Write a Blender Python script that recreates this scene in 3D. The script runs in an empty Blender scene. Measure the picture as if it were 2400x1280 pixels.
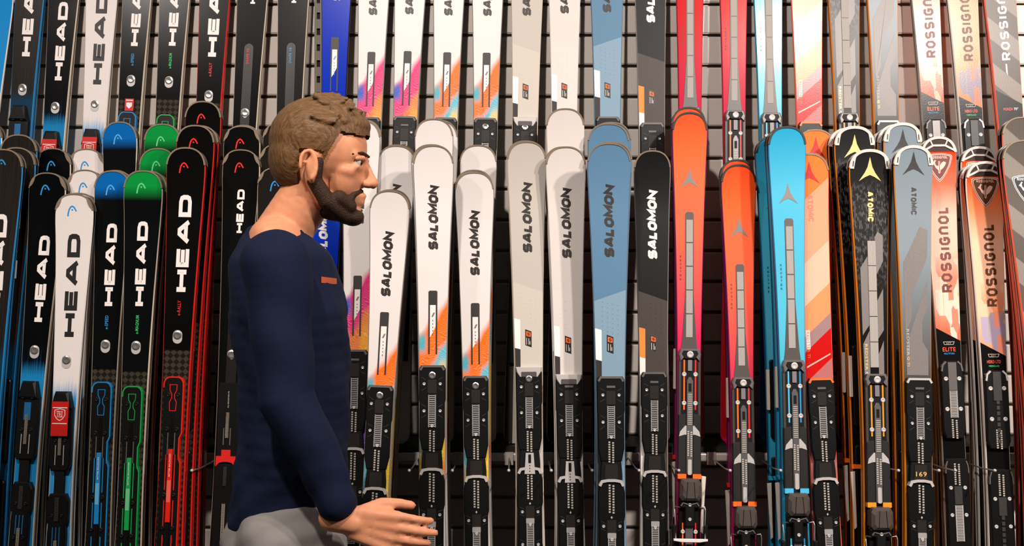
import bpy, math, random
from mathutils import Vector, Matrix
random.seed(7)
C = bpy.context.scene
COL = C.collection

# ------------------------------------------------------------------ camera, world, lamps, exposure
FPX, CAMZ, DW = 2553.0, 1.35, 3.6          # focal length in pixels of the 2400 px frame, eye height, distance to the wall
cam_d = bpy.data.cameras.new('camera'); cam = bpy.data.objects.new('camera', cam_d); COL.objects.link(cam)
cam.location = (0, -DW, CAMZ); cam.rotation_euler = (math.pi / 2, 0, 0)
cam_d.sensor_width = 36; cam_d.lens = FPX / 2400 * 36
C.camera = cam
w = bpy.data.worlds.new('world'); C.world = w; w.use_nodes = True
w.node_tree.nodes['Background'].inputs[0].default_value = (1.0, 0.9, 0.8, 1)
w.node_tree.nodes['Background'].inputs[1].default_value = 0.05
C.view_settings.view_transform = 'Standard'; C.view_settings.look = 'None'
C.view_settings.gamma = 1; C.view_settings.use_curve_mapping = False
C.view_settings.exposure = 0.32

def lamp(x, y, z, tx, ty, tz, power, size, spread, col=(1, .9, .8)):
    d = bpy.data.lights.new('ceiling_spot', 'AREA'); d.shape = 'DISK'; d.size = size
    d.energy = power; d.color = col; d.spread = math.radians(spread)
    o = bpy.data.objects.new('ceiling_spot', d); COL.objects.link(o)
    o.location = (x, y, z)
    o.rotation_euler = (Vector((tx, ty, tz)) - o.location).to_track_quat('-Z', 'Y').to_euler()
    return o
LY = -3.6
WARM = (1, .895, .83)
for lx, tx, lz, pw in ((-2.5, -1.6, 4.25, 14), (-.8, -.5, 4.25, 29), (1.8, 1.0, 3.66, 26), (2.7, 1.75, 3.66, 43)):
    lamp(lx, LY, lz, tx, -.2, 1.15, pw, .2, 100, WARM)

# ------------------------------------------------------------------ materials
def lin(h):
    if not isinstance(h, str): return tuple(h) + ((1,) if len(h) == 3 else ())
    h = h.lstrip('#'); o = []
    for i in (0, 2, 4):
        v = int(h[i:i + 2], 16) / 255
        o.append(v / 12.92 if v <= .04045 else ((v + .055) / 1.055) ** 2.4)
    return (*o, 1)
MATS = {}
def mat(name, col, rough=.45, metal=0, spec=.5, coat=0):
    if name in MATS: return MATS[name]
    m = bpy.data.materials.new(name); m.use_nodes = True
    b = m.node_tree.nodes['Principled BSDF']
    b.inputs['Base Color'].default_value = lin(col); b.inputs['Roughness'].default_value = rough
    b.inputs['Metallic'].default_value = metal; b.inputs['Specular IOR Level'].default_value = spec
    b.inputs['Coat Weight'].default_value = coat
    MATS[name] = m
    return m

class NT:
    """small node-expression builder; UV.x = metres across the ski, UV.y = metres down from the tip"""
    def __init__(self, name, rough=.4, coat=0.0, spec=.32, metal=0, uv=True):
        self.m = bpy.data.materials.new(name); self.m.use_nodes = True
        self.t = self.m.node_tree; self.N = self.t.nodes; self.b = self.N['Principled BSDF']
        self.b.inputs['Roughness'].default_value = rough; self.b.inputs['Coat Weight'].default_value = coat
        self.b.inputs['Coat Roughness'].default_value = .12
        self.b.inputs['Specular IOR Level'].default_value = spec; self.b.inputs['Metallic'].default_value = metal
        if uv:
            n = self.N.new('ShaderNodeUVMap'); n.uv_map = 'ski'
            self.uv = n.outputs[0]
        else:
            self.uv = self.N.new('ShaderNodeTexCoord').outputs['Object']
        sp = self.N.new('ShaderNodeSeparateXYZ'); self.link(self.uv, sp.inputs[0])
        self.u, self.s, self.z = sp.outputs[0], sp.outputs[1], sp.outputs[2]
        MATS[name] = self.m
    def link(self, a, b):
        if isinstance(a, (int, float)): b.default_value = a
        elif isinstance(a, (str, tuple)): b.default_value = lin(a)
        else: self.t.links.new(a, b)
    def op(self, o, a, b=0, c=None, clamp=False):
        n = self.N.new('ShaderNodeMath'); n.operation = o; n.use_clamp = clamp
        self.link(a, n.inputs[0]); self.link(b, n.inputs[1])
        if c is not None: self.link(c, n.inputs[2])
        return n.outputs[0]
    def step(self, v, a, b):
        n = self.N.new('ShaderNodeMapRange'); n.interpolation_type = 'SMOOTHSTEP'
        self.link(v, n.inputs[0]); n.inputs[1].default_value = a; n.inputs[2].default_value = b
        return n.outputs[0]
    def ramp(self, v, stops, interp='LINEAR'):
        n = self.N.new('ShaderNodeValToRGB'); r = n.color_ramp; r.interpolation = interp
        while len(r.elements) < len(stops): r.elements.new(.5)
        for e, (p, c) in zip(r.elements, stops): e.position = p; e.color = lin(c)
        self.link(v, n.inputs[0]); return n.outputs[0]
    def mix(self, f, a, b, mode='MIX'):
        n = self.N.new('ShaderNodeMix'); n.data_type = 'RGBA'; n.blend_type = mode
        self.link(f, n.inputs[0]); self.link(a, n.inputs[6]); self.link(b, n.inputs[7])
        return n.outputs[2]
    def vec(self, su, ss):
        n = self.N.new('ShaderNodeMapping'); self.link(self.uv, n.inputs[0]); n.inputs[3].default_value = (su, ss, su)
        return n.outputs[0]
    def noise(self, su, ss, detail=2):
        n = self.N.new('ShaderNodeTexNoise'); self.link(self.vec(su, ss), n.inputs[0]); n.inputs['Scale'].default_value = 1
        n.inputs['Detail'].default_value = detail
        return n.outputs[0]
    def voro(self, su, ss):
        n = self.N.new('ShaderNodeTexVoronoi'); n.distance = 'CHEBYCHEV'; self.link(self.vec(su, ss), n.inputs[0]); n.inputs['Scale'].default_value = 1
        sp = self.N.new('ShaderNodeSeparateColor'); self.t.links.new(n.outputs['Color'], sp.inputs[0])
        return sp.outputs[0]
    def bump(self, h, strength=.2, dist=.001):
        n = self.N.new('ShaderNodeBump'); n.inputs['Strength'].default_value = strength; n.inputs['Distance'].default_value = dist
        self.link(h, n.inputs['Height']); self.t.links.new(n.outputs[0], self.b.inputs['Normal'])
    def out(self, c):
        self.link(c, self.b.inputs['Base Color']); return self.m
    def rough(self, v): self.link(v, self.b.inputs['Roughness'])

def weave(t):
    """carbon weave seen under the lacquer of the lower ski"""
    n = t.N.new('ShaderNodeTexChecker'); mp = t.N.new('ShaderNodeMapping'); t.link(t.uv, mp.inputs[0])
    mp.inputs[2].default_value = (0, 0, math.radians(45)); mp.inputs[3].default_value = (1, 1, 1)
    t.t.links.new(mp.outputs[0], n.inputs[0]); n.inputs['Scale'].default_value = 80
    t.link('#1b1916', n.inputs[1]); t.link('#3c352c', n.inputs[2])
    return n.outputs[0]

def top_head(name, tip, base, tip_s=None, fade=None, fade_col=None, carbon=False, brushed=False, rough=.22):
    t = NT(name, rough=rough, spec=.18)
    col = base
    if tip_s: col = t.ramp(t.s, [(tip_s[0], tip), (tip_s[1], base)])
    if brushed:
        col = t.mix(t.noise(260, 6, 3), col, '#2e2722'); t.rough(.32)
    if fade:
        f = t.op('ADD', t.step(t.s, *fade), t.op('MULTIPLY', t.op('SUBTRACT', t.noise(500, 10), .5), t.step(t.s, fade[0] - .05, fade[0] + .03)), clamp=True)
        col = t.mix(f, col, fade_col)
    if carbon: col = t.mix(t.step(t.s, .575, .58), col, weave(t))
    return t.out(col)
top_head('top_head_bluerail', '', '#0b0b0b', fade=(.56, .62), fade_col='#0b3550', brushed=True)
top_head('top_head_racer', '', '#060708', fade=(.54, .6), fade_col='#1d7fb8')
top_head('top_head_white', '', '#e0d8d4', fade=(.525, .6), fade_col='#2a92cc', rough=.4)
top_head('top_head_blue', '#0a63ae', '#08090a', (.05, .085), carbon=True)
top_head('top_head_green', '#0c8f3c', '#08090a', (.045, .085), carbon=True)
top_head('top_head_rally', '', '#070707', carbon=True)
top_head('top_head_shape', '', '#0a0a0a')
top_head('top_head_shape_grey', '', '#1d1a18')
top_head('top_head_sky', '', '#1487cc', rough=.3)

def top_swirl(name, a, b, c, left, tint):
    t = NT(name, rough=.4)
    wob = t.op('MULTIPLY', t.op('SUBTRACT', t.noise(28, 9, 1), .5), .1)
    v = t.op('ADD', t.op('ADD', t.s, t.op('MULTIPLY', t.u, 1.25)), wob)
    col = t.ramp(v, [(0, '#dfd8d4'), (.475, '#dfd8d4'), (.515, a), (.59, a), (.62, b), (.80, b), (.85, c), (1.0, c)])
    yel = t.op('MULTIPLY', t.step(t.u, .004, .02), t.step(t.op('ADD', t.s, wob), .6, .68))
    col = t.mix(yel, col, c)
    lf = t.op('MULTIPLY', t.step(t.u, -.012, -.026), t.step(t.op('ADD', t.s, wob), .51, .56))
    col = t.mix(t.op('MULTIPLY', lf, t.op('SUBTRACT', 1, t.step(t.s, .57, .6))), col, left)
    low = t.op('MULTIPLY', t.step(t.u, .0, .02), t.step(t.s, .86, .93))
    col = t.mix(low, col, tint)
    col = t.mix(t.step(t.op('ADD', t.s, wob), .95, 1.03), col, '#e6ded8')
    # fine contour lines printed in the colour field
    rip = t.op('SINE', t.op('MULTIPLY', t.op('ADD', t.s, t.op('MULTIPLY', t.noise(40, 25, 1), .05)), 900))
    col = t.mix(t.op('MULTIPLY', t.op('MULTIPLY', t.step(rip, .5, .9), t.step(v, .5, .6)), .25), col, '#f0e8e0')
    return t.out(col)
top_swirl('top_swirl_orange', '#fb6b0a', '#57b3c8', '#fbc80a', '#4fa9b5', '#f4540c')
top_swirl('top_swirl_magenta', '#d81f70', '#e87a30', '#f0a21c', '#3357b8', '#6a3fa0')
t = NT('top_bright_blue', rough=.24, spec=.1)
t.out(t.mix(t.step(t.s, 0.02, .3), '#1f4fd0', '#042cae'))

def top_freeride(name, up, low, patch, patch2, skew=.35):
    t = NT(name, rough=.42, spec=.25)
    d = t.op('SUBTRACT', t.s, t.op('MULTIPLY', t.u, skew))
    col = t.mix(t.step(d, .432, .434), up, low)
    d2 = t.op('SUBTRACT', t.s, t.op('MULTIPLY', t.u, .25))
    side = t.step(t.u, -.0235, -.0240)
    col = t.mix(t.op('MULTIPLY', side, t.step(d2, .535, .537)), col, patch)
    col = t.mix(t.op('MULTIPLY', side, t.step(d2, .622, .624)), col, patch2)
    fl = t.noise(900, 900)
    t.bump(fl, .08)
    return t.out(col)
top_freeride('top_grey', '#bcb4aa', '#c5bdb2', '#efe9e4', '#35312f')
top_freeride('top_lightgrey', '#d3cbc5', '#d5cdc7', '#f2ece8', '#3a3533')
top_freeride('top_slate', '#557c99', '#7b97ab', '#f0ebe6', '#33302f', -.35)
top_freeride('top_black', '#0b0b0b', '#463e3b', '#ff8a3c', '#e8e2dc')

def edge_u(t): return t.op('ABSOLUTE', t.u)
t = NT('top_red', rough=.38)
c0 = t.ramp(t.s, [(0, '#fa4402'), (.12, '#fb5a10'), (.36, '#f85e38'), (.55, '#ee464a'), (.68, '#d81c54'), (1, '#b81048')])
t.bump(t.noise(300, 300), .1); t.out(c0)
t = NT('top_race_red', rough=.25, spec=.12)
c0 = t.ramp(t.s, [(0, '#c80c06'), (.45, '#bc0810'), (.62, '#bc1038'), (1, '#c01048')])
t.out(c0)
t = NT('top_cyan', rough=.3, coat=.3)
t.bump(t.noise(300, 300), .12)
t.out(t.ramp(t.s, [(0, '#1598c0'), (.2, '#3fb0d0'), (.6, '#52b8d2'), (1, '#2896bc')]))
t = NT('top_salmon', rough=.26, coat=.05, spec=.25)
d = t.op('ADD', t.s, t.op('MULTIPLY', t.u, .9))
c0 = t.ramp(d, [(0, '#fb7a38'), (.12, '#fb9c78'), (.30, '#fbb49a'), (.42, '#fa9260'), (.505, '#9c7c7c'), (.55, '#c01010'), (.635, '#b06a68')], 'CONSTANT')
t.bump(t.noise(250, 250), .15)
t.out(c0)
t = NT('top_gold', rough=.32, spec=.22)
ln = t.op('MULTIPLY', t.step(t.op('SINE', t.op('MULTIPLY', t.u, 1500)), 0, .4), t.step(t.noise(120, 60, 4), .45, .62))
sp = t.op('MULTIPLY', t.op('MULTIPLY', ln, t.step(t.s, .08, .13)), t.op('SUBTRACT', 1, t.step(t.s, .3, .45)))
t.out(t.mix(sp, '#0b0a0a', '#6e6a68'))
t = NT('top_steel', rough=.34, spec=.2)
t.out(t.ramp(t.s, [(0, '#75838c'), (.3, '#7f8b92'), (.6, '#5c5a5a'), (.72, '#2c2a2a')]))

def top_ross(name, hot, pale, block, block2, cut):
    t = NT(name, rough=.26, coat=.05, spec=.22)
    col = t.ramp(t.s, [(0.0, '#2a0d0a' if name.startswith('top_ross_red') else hot), (.035, '#2a0d0a' if name.startswith('top_ross_red') else hot), (.05, hot), (.14, block), (.24, pale), (.45, pale), (.58, block)])
    v = t.voro(26, 11)
    f = t.op('MULTIPLY', t.step(t.s, .3, .48), t.step(v, .58, .6))
    col = t.mix(f, col, block2)
    f = t.op('MULTIPLY', t.op('MULTIPLY', t.step(t.s, .32, .45), t.step(t.voro(31, 14), .68, .7)), .8)
    col = t.mix(f, col, block)
    st = t.op('MULTIPLY', t.step(t.noise(260, 3.5), .64, .68), t.step(t.s, .36, .48))
    col = t.mix(t.op('MULTIPLY', st, .7), col, '#93a23c')
    d = t.op('SUBTRACT', t.s, t.op('MULTIPLY', t.u, .55))
    col = t.mix(t.step(d, cut, cut + .001), col, '#0b0a0a')
    t.bump(t.noise(250, 250), .12)
    return t.out(col)
top_ross('top_ross_red', '#e83c14', '#f6bca6', '#ee6a4c', '#f7cdbb', .59)
top_ross('top_ross_orange', '#f2410a', '#f8c0a0', '#f58a58', '#b0a0b8', .552)
top_ross('top_ross_red_hot', '#d8381c', '#e8765c', '#e0563a', '#f0a48c', .59)
top_ross('top_ross_orange_hot', '#e8501c', '#ee8450', '#ea7440', '#85798a', .56)
t = NT('top_ross_grey', rough=.36)
d = t.op('ADD', t.s, t.op('MULTIPLY', t.u, -.9))
bands = t.step(t.op('SINE', t.op('MULTIPLY', d, 42)), -.2, 0)
pin = t.op('MULTIPLY', t.step(t.op('SINE', t.op('MULTIPLY', t.u, 2300)), .2, .8), .5)
col = t.mix(bands, '#8d857b', '#5c544c'); col = t.mix(pin, col, '#2e2926')
d2 = t.op('SUBTRACT', t.s, t.op('MULTIPLY', t.u, .6))
t.out(t.mix(t.step(d2, .6, .601), col, '#0a0a0a'))

BLACK = mat('black_plastic', '#0b0b0b', .4, 0, .28)
BLACK2 = mat('black_rubber', '#060606', .55, 0, .25)
DARKGREY = mat('dark_grey_plastic', '#33312f', .45)
SILVER = mat('silver_metal', '#b9b6b5', .36, .35)
SILVERM = mat('satin_silver', '#bcb7b3', .45, .15)
STEEL = mat('steel_wire', '#c9c6c2', .3, .9)
CHROME = mat('chrome_badge', '#dcd6d2', .22, .9)
BEIGE = mat('champagne_guard', '#8d7c68', .42, .25)
BEIGED = mat('dark_guard', '#2b2624', .4)
GUARDW = mat('pale_grey_guard', '#cfc5be', .4)
WHITE = mat('white_print', '#ece4df', .45)
INK = mat('black_print', '#141210', .45)
INKB = mat('brown_black_print', '#221a16', .45)
RED = mat('red_print', '#e2180f', .45)
BLUEP = mat('blue_print', '#1e8fd0', .45)
GREENP = mat('green_print', '#2fbf6a', .45)
ORANGE = mat('orange_print', '#fb6a1c', .45)
GOLD = mat('gold_print', '#e9bf78', .4, .2)
GOLDO = mat('amber_plastic', '#e8921c', .4)
PALE = mat('pale_scale_print', '#b3aca0', .5)
CYANP = mat('cyan_plastic', '#2a9fd0', .4)
TOEG = mat('taupe_plastic', '#4b433e', .38)
PTEX = mat('black_base', '#0a0a0b', .35)
GREYP = mat('grey_print', '#5d5956', .4)
BROWNP = mat('brown_print', '#5c3418', .45)
MAROON = mat('maroon_print', '#6b2a22', .45)
SIDE = {k: mat('sidewall_' + k, c, .4) for k, c in dict(beige='#d8cab6', blue='#1f86c8', red='#e01a10', black='#151313',
        white='#efe7df', orange='#e68a1e', coral='#f86a50', grey='#96908a', slate='#5f8098', cyan='#1485b4', magenta='#8a2060', crimson='#b01030').items()}
t = NT('carbon_insert', rough=.4, uv=False)
wv = t.N.new('ShaderNodeTexWave'); wv.bands_direction = 'DIAGONAL'; wv.inputs['Scale'].default_value = 120
t.t.links.new(t.uv, wv.inputs[0]); t.out(t.mix(wv.outputs[1], '#0b0a0a', '#35302c')); CARBON = t.m
t = NT('tyre_tread_plate', rough=.45, uv=False)
a = t.op('SINE', t.op('ADD', t.op('MULTIPLY', t.z, 1500), t.op('MULTIPLY', t.op('ABSOLUTE', t.op('PINGPONG', t.u, .006)), 2200)))
t.bump(a, .5, .0006); t.out(t.mix(t.step(a, -.3, .5), '#8f8983', '#bdb7b0')); TREAD = t.m
t = NT('shard_print', rough=.38, uv=False)
t.out(t.mix(t.noise(700, 60, 3), '#5c5654', '#8d8784')); SHARD = t.m

# ------------------------------------------------------------------ object helpers
def link(o, parent=None):
    COL.objects.link(o)
    if parent is not None: o.parent = parent
    return o
def mesh(name, verts, faces, m, parent=None, smooth=False, mats=None, mi=None):
    me = bpy.data.meshes.new(name); me.from_pydata([tuple(v) for v in verts], [], faces)
    for x in (mats or [m]): me.materials.append(x)
    if mi: me.polygons.foreach_set('material_index', mi)
    if smooth: me.polygons.foreach_set('use_smooth', [True] * len(me.polygons))
    me.update()
    return link(bpy.data.objects.new(name, me), parent)
def thing(name, label, cat, loc=(0, 0, 0), group=None):
    o = link(bpy.data.objects.new(name, None)); o.location = loc; o.empty_display_size = .05
    tag(o, label, cat, group); return o
def tag(o, label, cat, group=None):
    o['label'] = label; o['category'] = cat
    if group: o['group'] = group
    return o
def structure(o): o['kind'] = 'structure'; return o
def boxmesh(x0, x1, y0, y1, z0, z1):
    v = [(x, y, z) for x in (x0, x1) for y in (y0, y1) for z in (z0, z1)]
    return v, [(0, 1, 3, 2), (4, 6, 7, 5), (0, 4, 5, 1), (2, 3, 7, 6), (0, 2, 6, 4), (1, 5, 7, 3)]
def rrect(u0, u1, s0, s1, r, n=3):
    o = []
    for cx, cy, a in ((u1 - r, s0 + r, -90), (u1 - r, s1 - r, 0), (u0 + r, s1 - r, 90), (u0 + r, s0 + r, 180)):
        for i in range(n + 1):
            b = math.radians(a + 90 * i / n); o.append((cx + r * math.cos(b), cy + r * math.sin(b)))
    return o
def ribbon(pts, th, closed=False):
    """polyline -> quads of width th with mitred joins; returns verts, faces in 2D"""
    n = len(pts); L = []; R = []
    for i in range(n):
        p = Vector(pts[i]).to_2d() if len(pts[i]) > 2 else Vector(pts[i])
        a = Vector(pts[(i - 1) % n]) if (closed or i > 0) else None
        b = Vector(pts[(i + 1) % n]) if (closed or i < n - 1) else None
        d0 = (p - a).normalized() if a is not None else None
        d1 = (b - p).normalized() if b is not None else None
        if d0 is None: d0 = d1
        if d1 is None: d1 = d0
        n0 = Vector((-d0.y, d0.x)); n1 = Vector((-d1.y, d1.x)); m = n0 + n1
        if m.length < 1e-5: m = n0
        m.normalize(); k = 1 / max(.45, m.dot(n1))
        L.append(p + m * k * th / 2); R.append(p - m * k * th / 2)
    v = L + R
    f = [(i, (i + 1) % n, n + (i + 1) % n, n + i) for i in range(n if closed else n - 1)]
    return [tuple(q) for q in v], f

# ------------------------------------------------------------------ stroke letters for the big brand prints
def _r(w, h=1, c=.22): return [(c, 0), (w - c, 0), (w, c), (w, h - c), (w - c, h), (c, h), (0, h - c), (0, c)]
def _s(w): return [(w, .86), (w - .14, 1), (.14, 1), (0, .86), (0, .64), (.14, .5), (w - .14, .5), (w, .36), (w, .14), (w - .14, 0), (.14, 0), (0, .14)]
def glyphs(kind):
    W = dict(wide=1.05, italic=.72, round=.62, slim=.62)[kind]
    g = {'H': (W, [[(0, 0), (0, 1)], [(W, 0), (W, 1)], [(0, .5), (W, .5)]]),
         'E': (W * .9, [[(W * .9, 1), (0, 1), (0, 0), (W * .9, 0)], [(0, .5), (W * .86, .5)]]),
         'A': (W * 1.15, [[(0, 0), (W * .46, 1), (W * .69, 1), (W * 1.15, 0)], [(W * .2, .3), (W * .95, .3)]]),
         'D': (W, [[(0, 0), (W - .28, 0), (W - .06, .1), (W, .3), (W, .7), (W - .06, .9), (W - .28, 1), (0, 1), 'c']]),
         'S': (W, [_s(W)]), 'L': (W * .8, [[(0, 1), (0, 0), (W * .8, 0)]]),
         'O': (W, [_r(W) + ['c']]), 'M': (W * 1.3, [[(0, 0), (0, 1), (W * .65, .25), (W * 1.3, 1), (W * 1.3, 0)]]),
         'N': (W * 1.05, [[(0, 0), (0, 1), (W * 1.05, 0), (W * 1.05, 1)]]),
         'n': (W, [[(0, 0), (0, .8), (.2, 1), (W - .2, 1), (W, .8), (W, 0)]]),
         'T': (W, [[(0, 1), (W, 1)], [(W / 2, 1), (W / 2, 0)]]), 'I': (0, [[(0, 0), (0, 1)]]),
         'C': (W, [[(W, .78), (W, .85), (W - .2, 1), (.2, 1), (0, .8), (0, .2), (.2, 0), (W - .2, 0), (W, .15), (W, .22)]]),
         'R': (W, [[(0, 0), (0, 1), (W - .16, 1), (W, .85), (W, .58), (W - .16, .45), (0, .45)], [(W * .5, .45), (W, 0)]]),
         'G': (W, [[(W, .85), (W - .15, 1), (.2, 1), (0, .8), (0, .2), (.2, 0), (W - .15, 0), (W, .15), (W, .48), (W * .5, .48)]]),
         '-': (W * .6, [[(0, .5), (W * .6, .5)]])}
    return g
FONTS = {k: glyphs(k) for k in ('wide', 'italic', 'round', 'slim')}
def stroke_text(s, font, th, gap, shear=0):
    """2D verts/faces, height about 1 and its advance length"""
    V, F, x = [], [], 0
    for ch in s:
        wd, lines = FONTS[font][ch]
        for ln in lines:
            cl = ln[-1] == 'c'; pts = ln[:-1] if cl else ln
            pts = [(th / 2 + px, th / 2 + py * (1 - th)) for px, py in pts]
            v, f = ribbon(pts, th, cl); o = len(V)
            V += [(x + a + b * shear, b) for a, b in v]; F += [tuple(o + i for i in q) for q in f]
        x += wd + th + gap
    return V, F, x - gap + max(0, shear)
_tc = {}
def font_text(s, bold=.012):
    if s not in _tc:
        cu = bpy.data.curves.new('t', 'FONT'); cu.body = s; cu.resolution_u = 2; cu.offset = bold; cu.space_character = 1.08
        ob = bpy.data.objects.new('t', cu); COL.objects.link(ob)
        me = bpy.data.meshes.new_from_object(ob)
        V = [(v.co.x, v.co.y) for v in me.vertices]; F = [tuple(p.vertices) for p in me.polygons]
        bpy.data.objects.remove(ob); bpy.data.meshes.remove(me); bpy.data.curves.remove(cu)
        x0 = min(v[0] for v in V); x1 = max(v[0] for v in V); y0 = min(v[1] for v in V); y1 = max(v[1] for v in V)
        _tc[s] = ([((a - x0), (b - y0)) for a, b in V], F, x1 - x0, y1 - y0)
    return _tc[s]
# ------------------------------------------------------------------ the setting
WX = 2.35
slat_p = .1018; z_off = 2.137 % slat_p
wall = structure(thing('wall_back', 'warm grey slatted shop wall with aluminium groove strips', 'wall'))
bv, bf = boxmesh(-WX, WX, .016, .06, 0, 4.6)
mesh('backing_board', bv, bf, mat('groove_shadow_board', '#2a2622', .6), wall)
t = NT('slat_laminate', rough=.4, uv=False)
t.out(t.mix(t.noise(1.6, 60, 2), '#e8ddd3', '#efe5db')); SLAT = t.m
z = z_off - slat_p; sv = None; slat_me = None; strip_me = None
prof = [(.016, .005), (.003, .005), (0, .009), (0, slat_p - .010), (.003, slat_p - .006), (.016, slat_p - .006)]
V = [(x, y, zz) for x in (-WX, WX) for y, zz in prof]
F = [(i, i + 1, i + 7, i + 6) for i in range(5)]
sp = [(.015, -.006), (.006, -.006), (.006, -.004), (.012, -.003), (.012, .0035), (.002, .0035), (.002, .0055), (.015, .0055)]
SV = [(x, y, zz) for x in (-WX, WX) for y, zz in sp]; SF = [(i, i + 1, i + 9, i + 8) for i in range(7)]
k = 0
while z < 4.5:
    if slat_me is None:
        a = mesh('slat', V, F, SLAT, wall); b = mesh('groove_strip', SV, SF, mat('groove_aluminium', '#8c8378', .38, .6), wall)
        slat_me, strip_me = a.data, b.data
    else:
        a = link(bpy.data.objects.new('slat', slat_me), wall); b = link(bpy.data.objects.new('groove_strip', strip_me), wall)
    a.location.z = z; b.location.z = z
    z += slat_p; k += 1
v, f = boxmesh(-4.5, 4.5, -7, .06, -.05, 0); structure(mesh('floor', v, f, mat('floor_vinyl', '#3a332d', .5)))
v, f = boxmesh(-4.5, 4.5, -7, .06, 4.6, 4.66); structure(mesh('ceiling', v, f, mat('ceiling_paint', '#2b2826', .7)))

def unproj(px, py, w0, m):
    q = (py - 640) / FPX
    d = (DW - w0 - m * 1.75 + m * CAMZ) / (1 + m * q)
    return Vector(((px - 1200) / FPX * d, d - DW, CAMZ - q * d))
def atdepth(px, py, wall_dist):
    d = DW - wall_dist
    return Vector(((px - 1200) / FPX * d, d - DW, CAMZ - (py - 640) / FPX * d))

# slotted steel upright standing proud of the slats
up = structure(thing('trim_upright', 'slotted steel wall upright with a column of dark slots', 'upright', (-.638, -.001, 0)))
hw, sw = .0135, .0055
V, F = [], []
def addbox(V, F, *b):
    v, f = boxmesh(*b); o = len(V); V += v; F += [tuple(o + i for i in q) for q in f]
for sx in (-1, 1):
    a, b = sorted((sx * hw, sx * sw)); addbox(V, F, a, b, -.008, 0, .86, 3.1)
z = .86
zz0 = atdepth(1200, 38.5, 0).z % .0525
z = .8925 + ((zz0 - .8925) % .0525) - .0525
while z < 3.05:
    addbox(V, F, -sw, sw, -.008, 0, z + .011, z + .0415); z += .0525
mesh('slotted_channel', V, F, mat('upright_enamel', '#8a7f72', .4), up)
addb = boxmesh(-hw + .001, hw - .001, -.0012, -.0006, .86, 3.1); mesh('slot_back', *addb, BLACK2, up)

# ledge carrying the upper row, its metal front rail, and the plinth under the lower row
LEDGE = atdepth(1200, 1043, .19).z; PLINTH = .10; RAILY = -.235
ledge = structure(thing('trim_ledge', 'dark shelf ledge under the upper row of skis', 'ledge'))
mesh('ledge_board', *boxmesh(-WX, WX, RAILY + .012, 0, LEDGE - .02, LEDGE), mat('ledge_black', '#121110', .6), ledge)
v, f = boxmesh(-2.6, 2.6, -.85, 0, 0, PLINTH); structure(mesh('trim_plinth', v, f, mat('plinth_black', '#151413', .6)))
rail = thing('display_rail', 'horizontal satin metal rail with hook brackets on the ledge edge', 'rail', (0, RAILY, LEDGE - .03))
pr = []
for i in range(16):
    a = 2 * math.pi * i / 16; c, s_ = math.cos(a), math.sin(a)
    pr.append((max(-.011, min(.011, .015 * c)), max(-.0125, min(.0125, .017 * s_))))
V = [(x, y, zz) for x in (-WX, WX) for y, zz in pr]; F = [(i, (i + 1) % 16, 16 + (i + 1) % 16, 16 + i) for i in range(16)]
mesh('rail_tube', V, F, mat('rail_metal', '#e0d8ce', .4, .3), rail, True)

def tube(pts, r, n=8):
    """open wire along 3D points, ends capped"""
    V, F = [], []
    P = [Vector(p) for p in pts]
    for i, p in enumerate(P):
        d = (P[min(i + 1, len(P) - 1)] - P[max(i - 1, 0)]).normalized()
        a = d.cross(Vector((0, 0, 1)) if abs(d.z) < .9 else Vector((1, 0, 0))).normalized(); b = d.cross(a)
        rr = r[i] if isinstance(r, (list, tuple)) else r
        V += [p + rr * (math.cos(2 * math.pi * j / n) * a + math.sin(2 * math.pi * j / n) * b) for j in range(n)]
    for i in range(len(P) - 1):
        F += [(i * n + j, i * n + (j + 1) % n, (i + 1) * n + (j + 1) % n, (i + 1) * n + j) for j in range(n)]
    F += [tuple(range(n - 1, -1, -1)), tuple((len(P) - 1) * n + j for j in range(n))]
    return V, F
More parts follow.
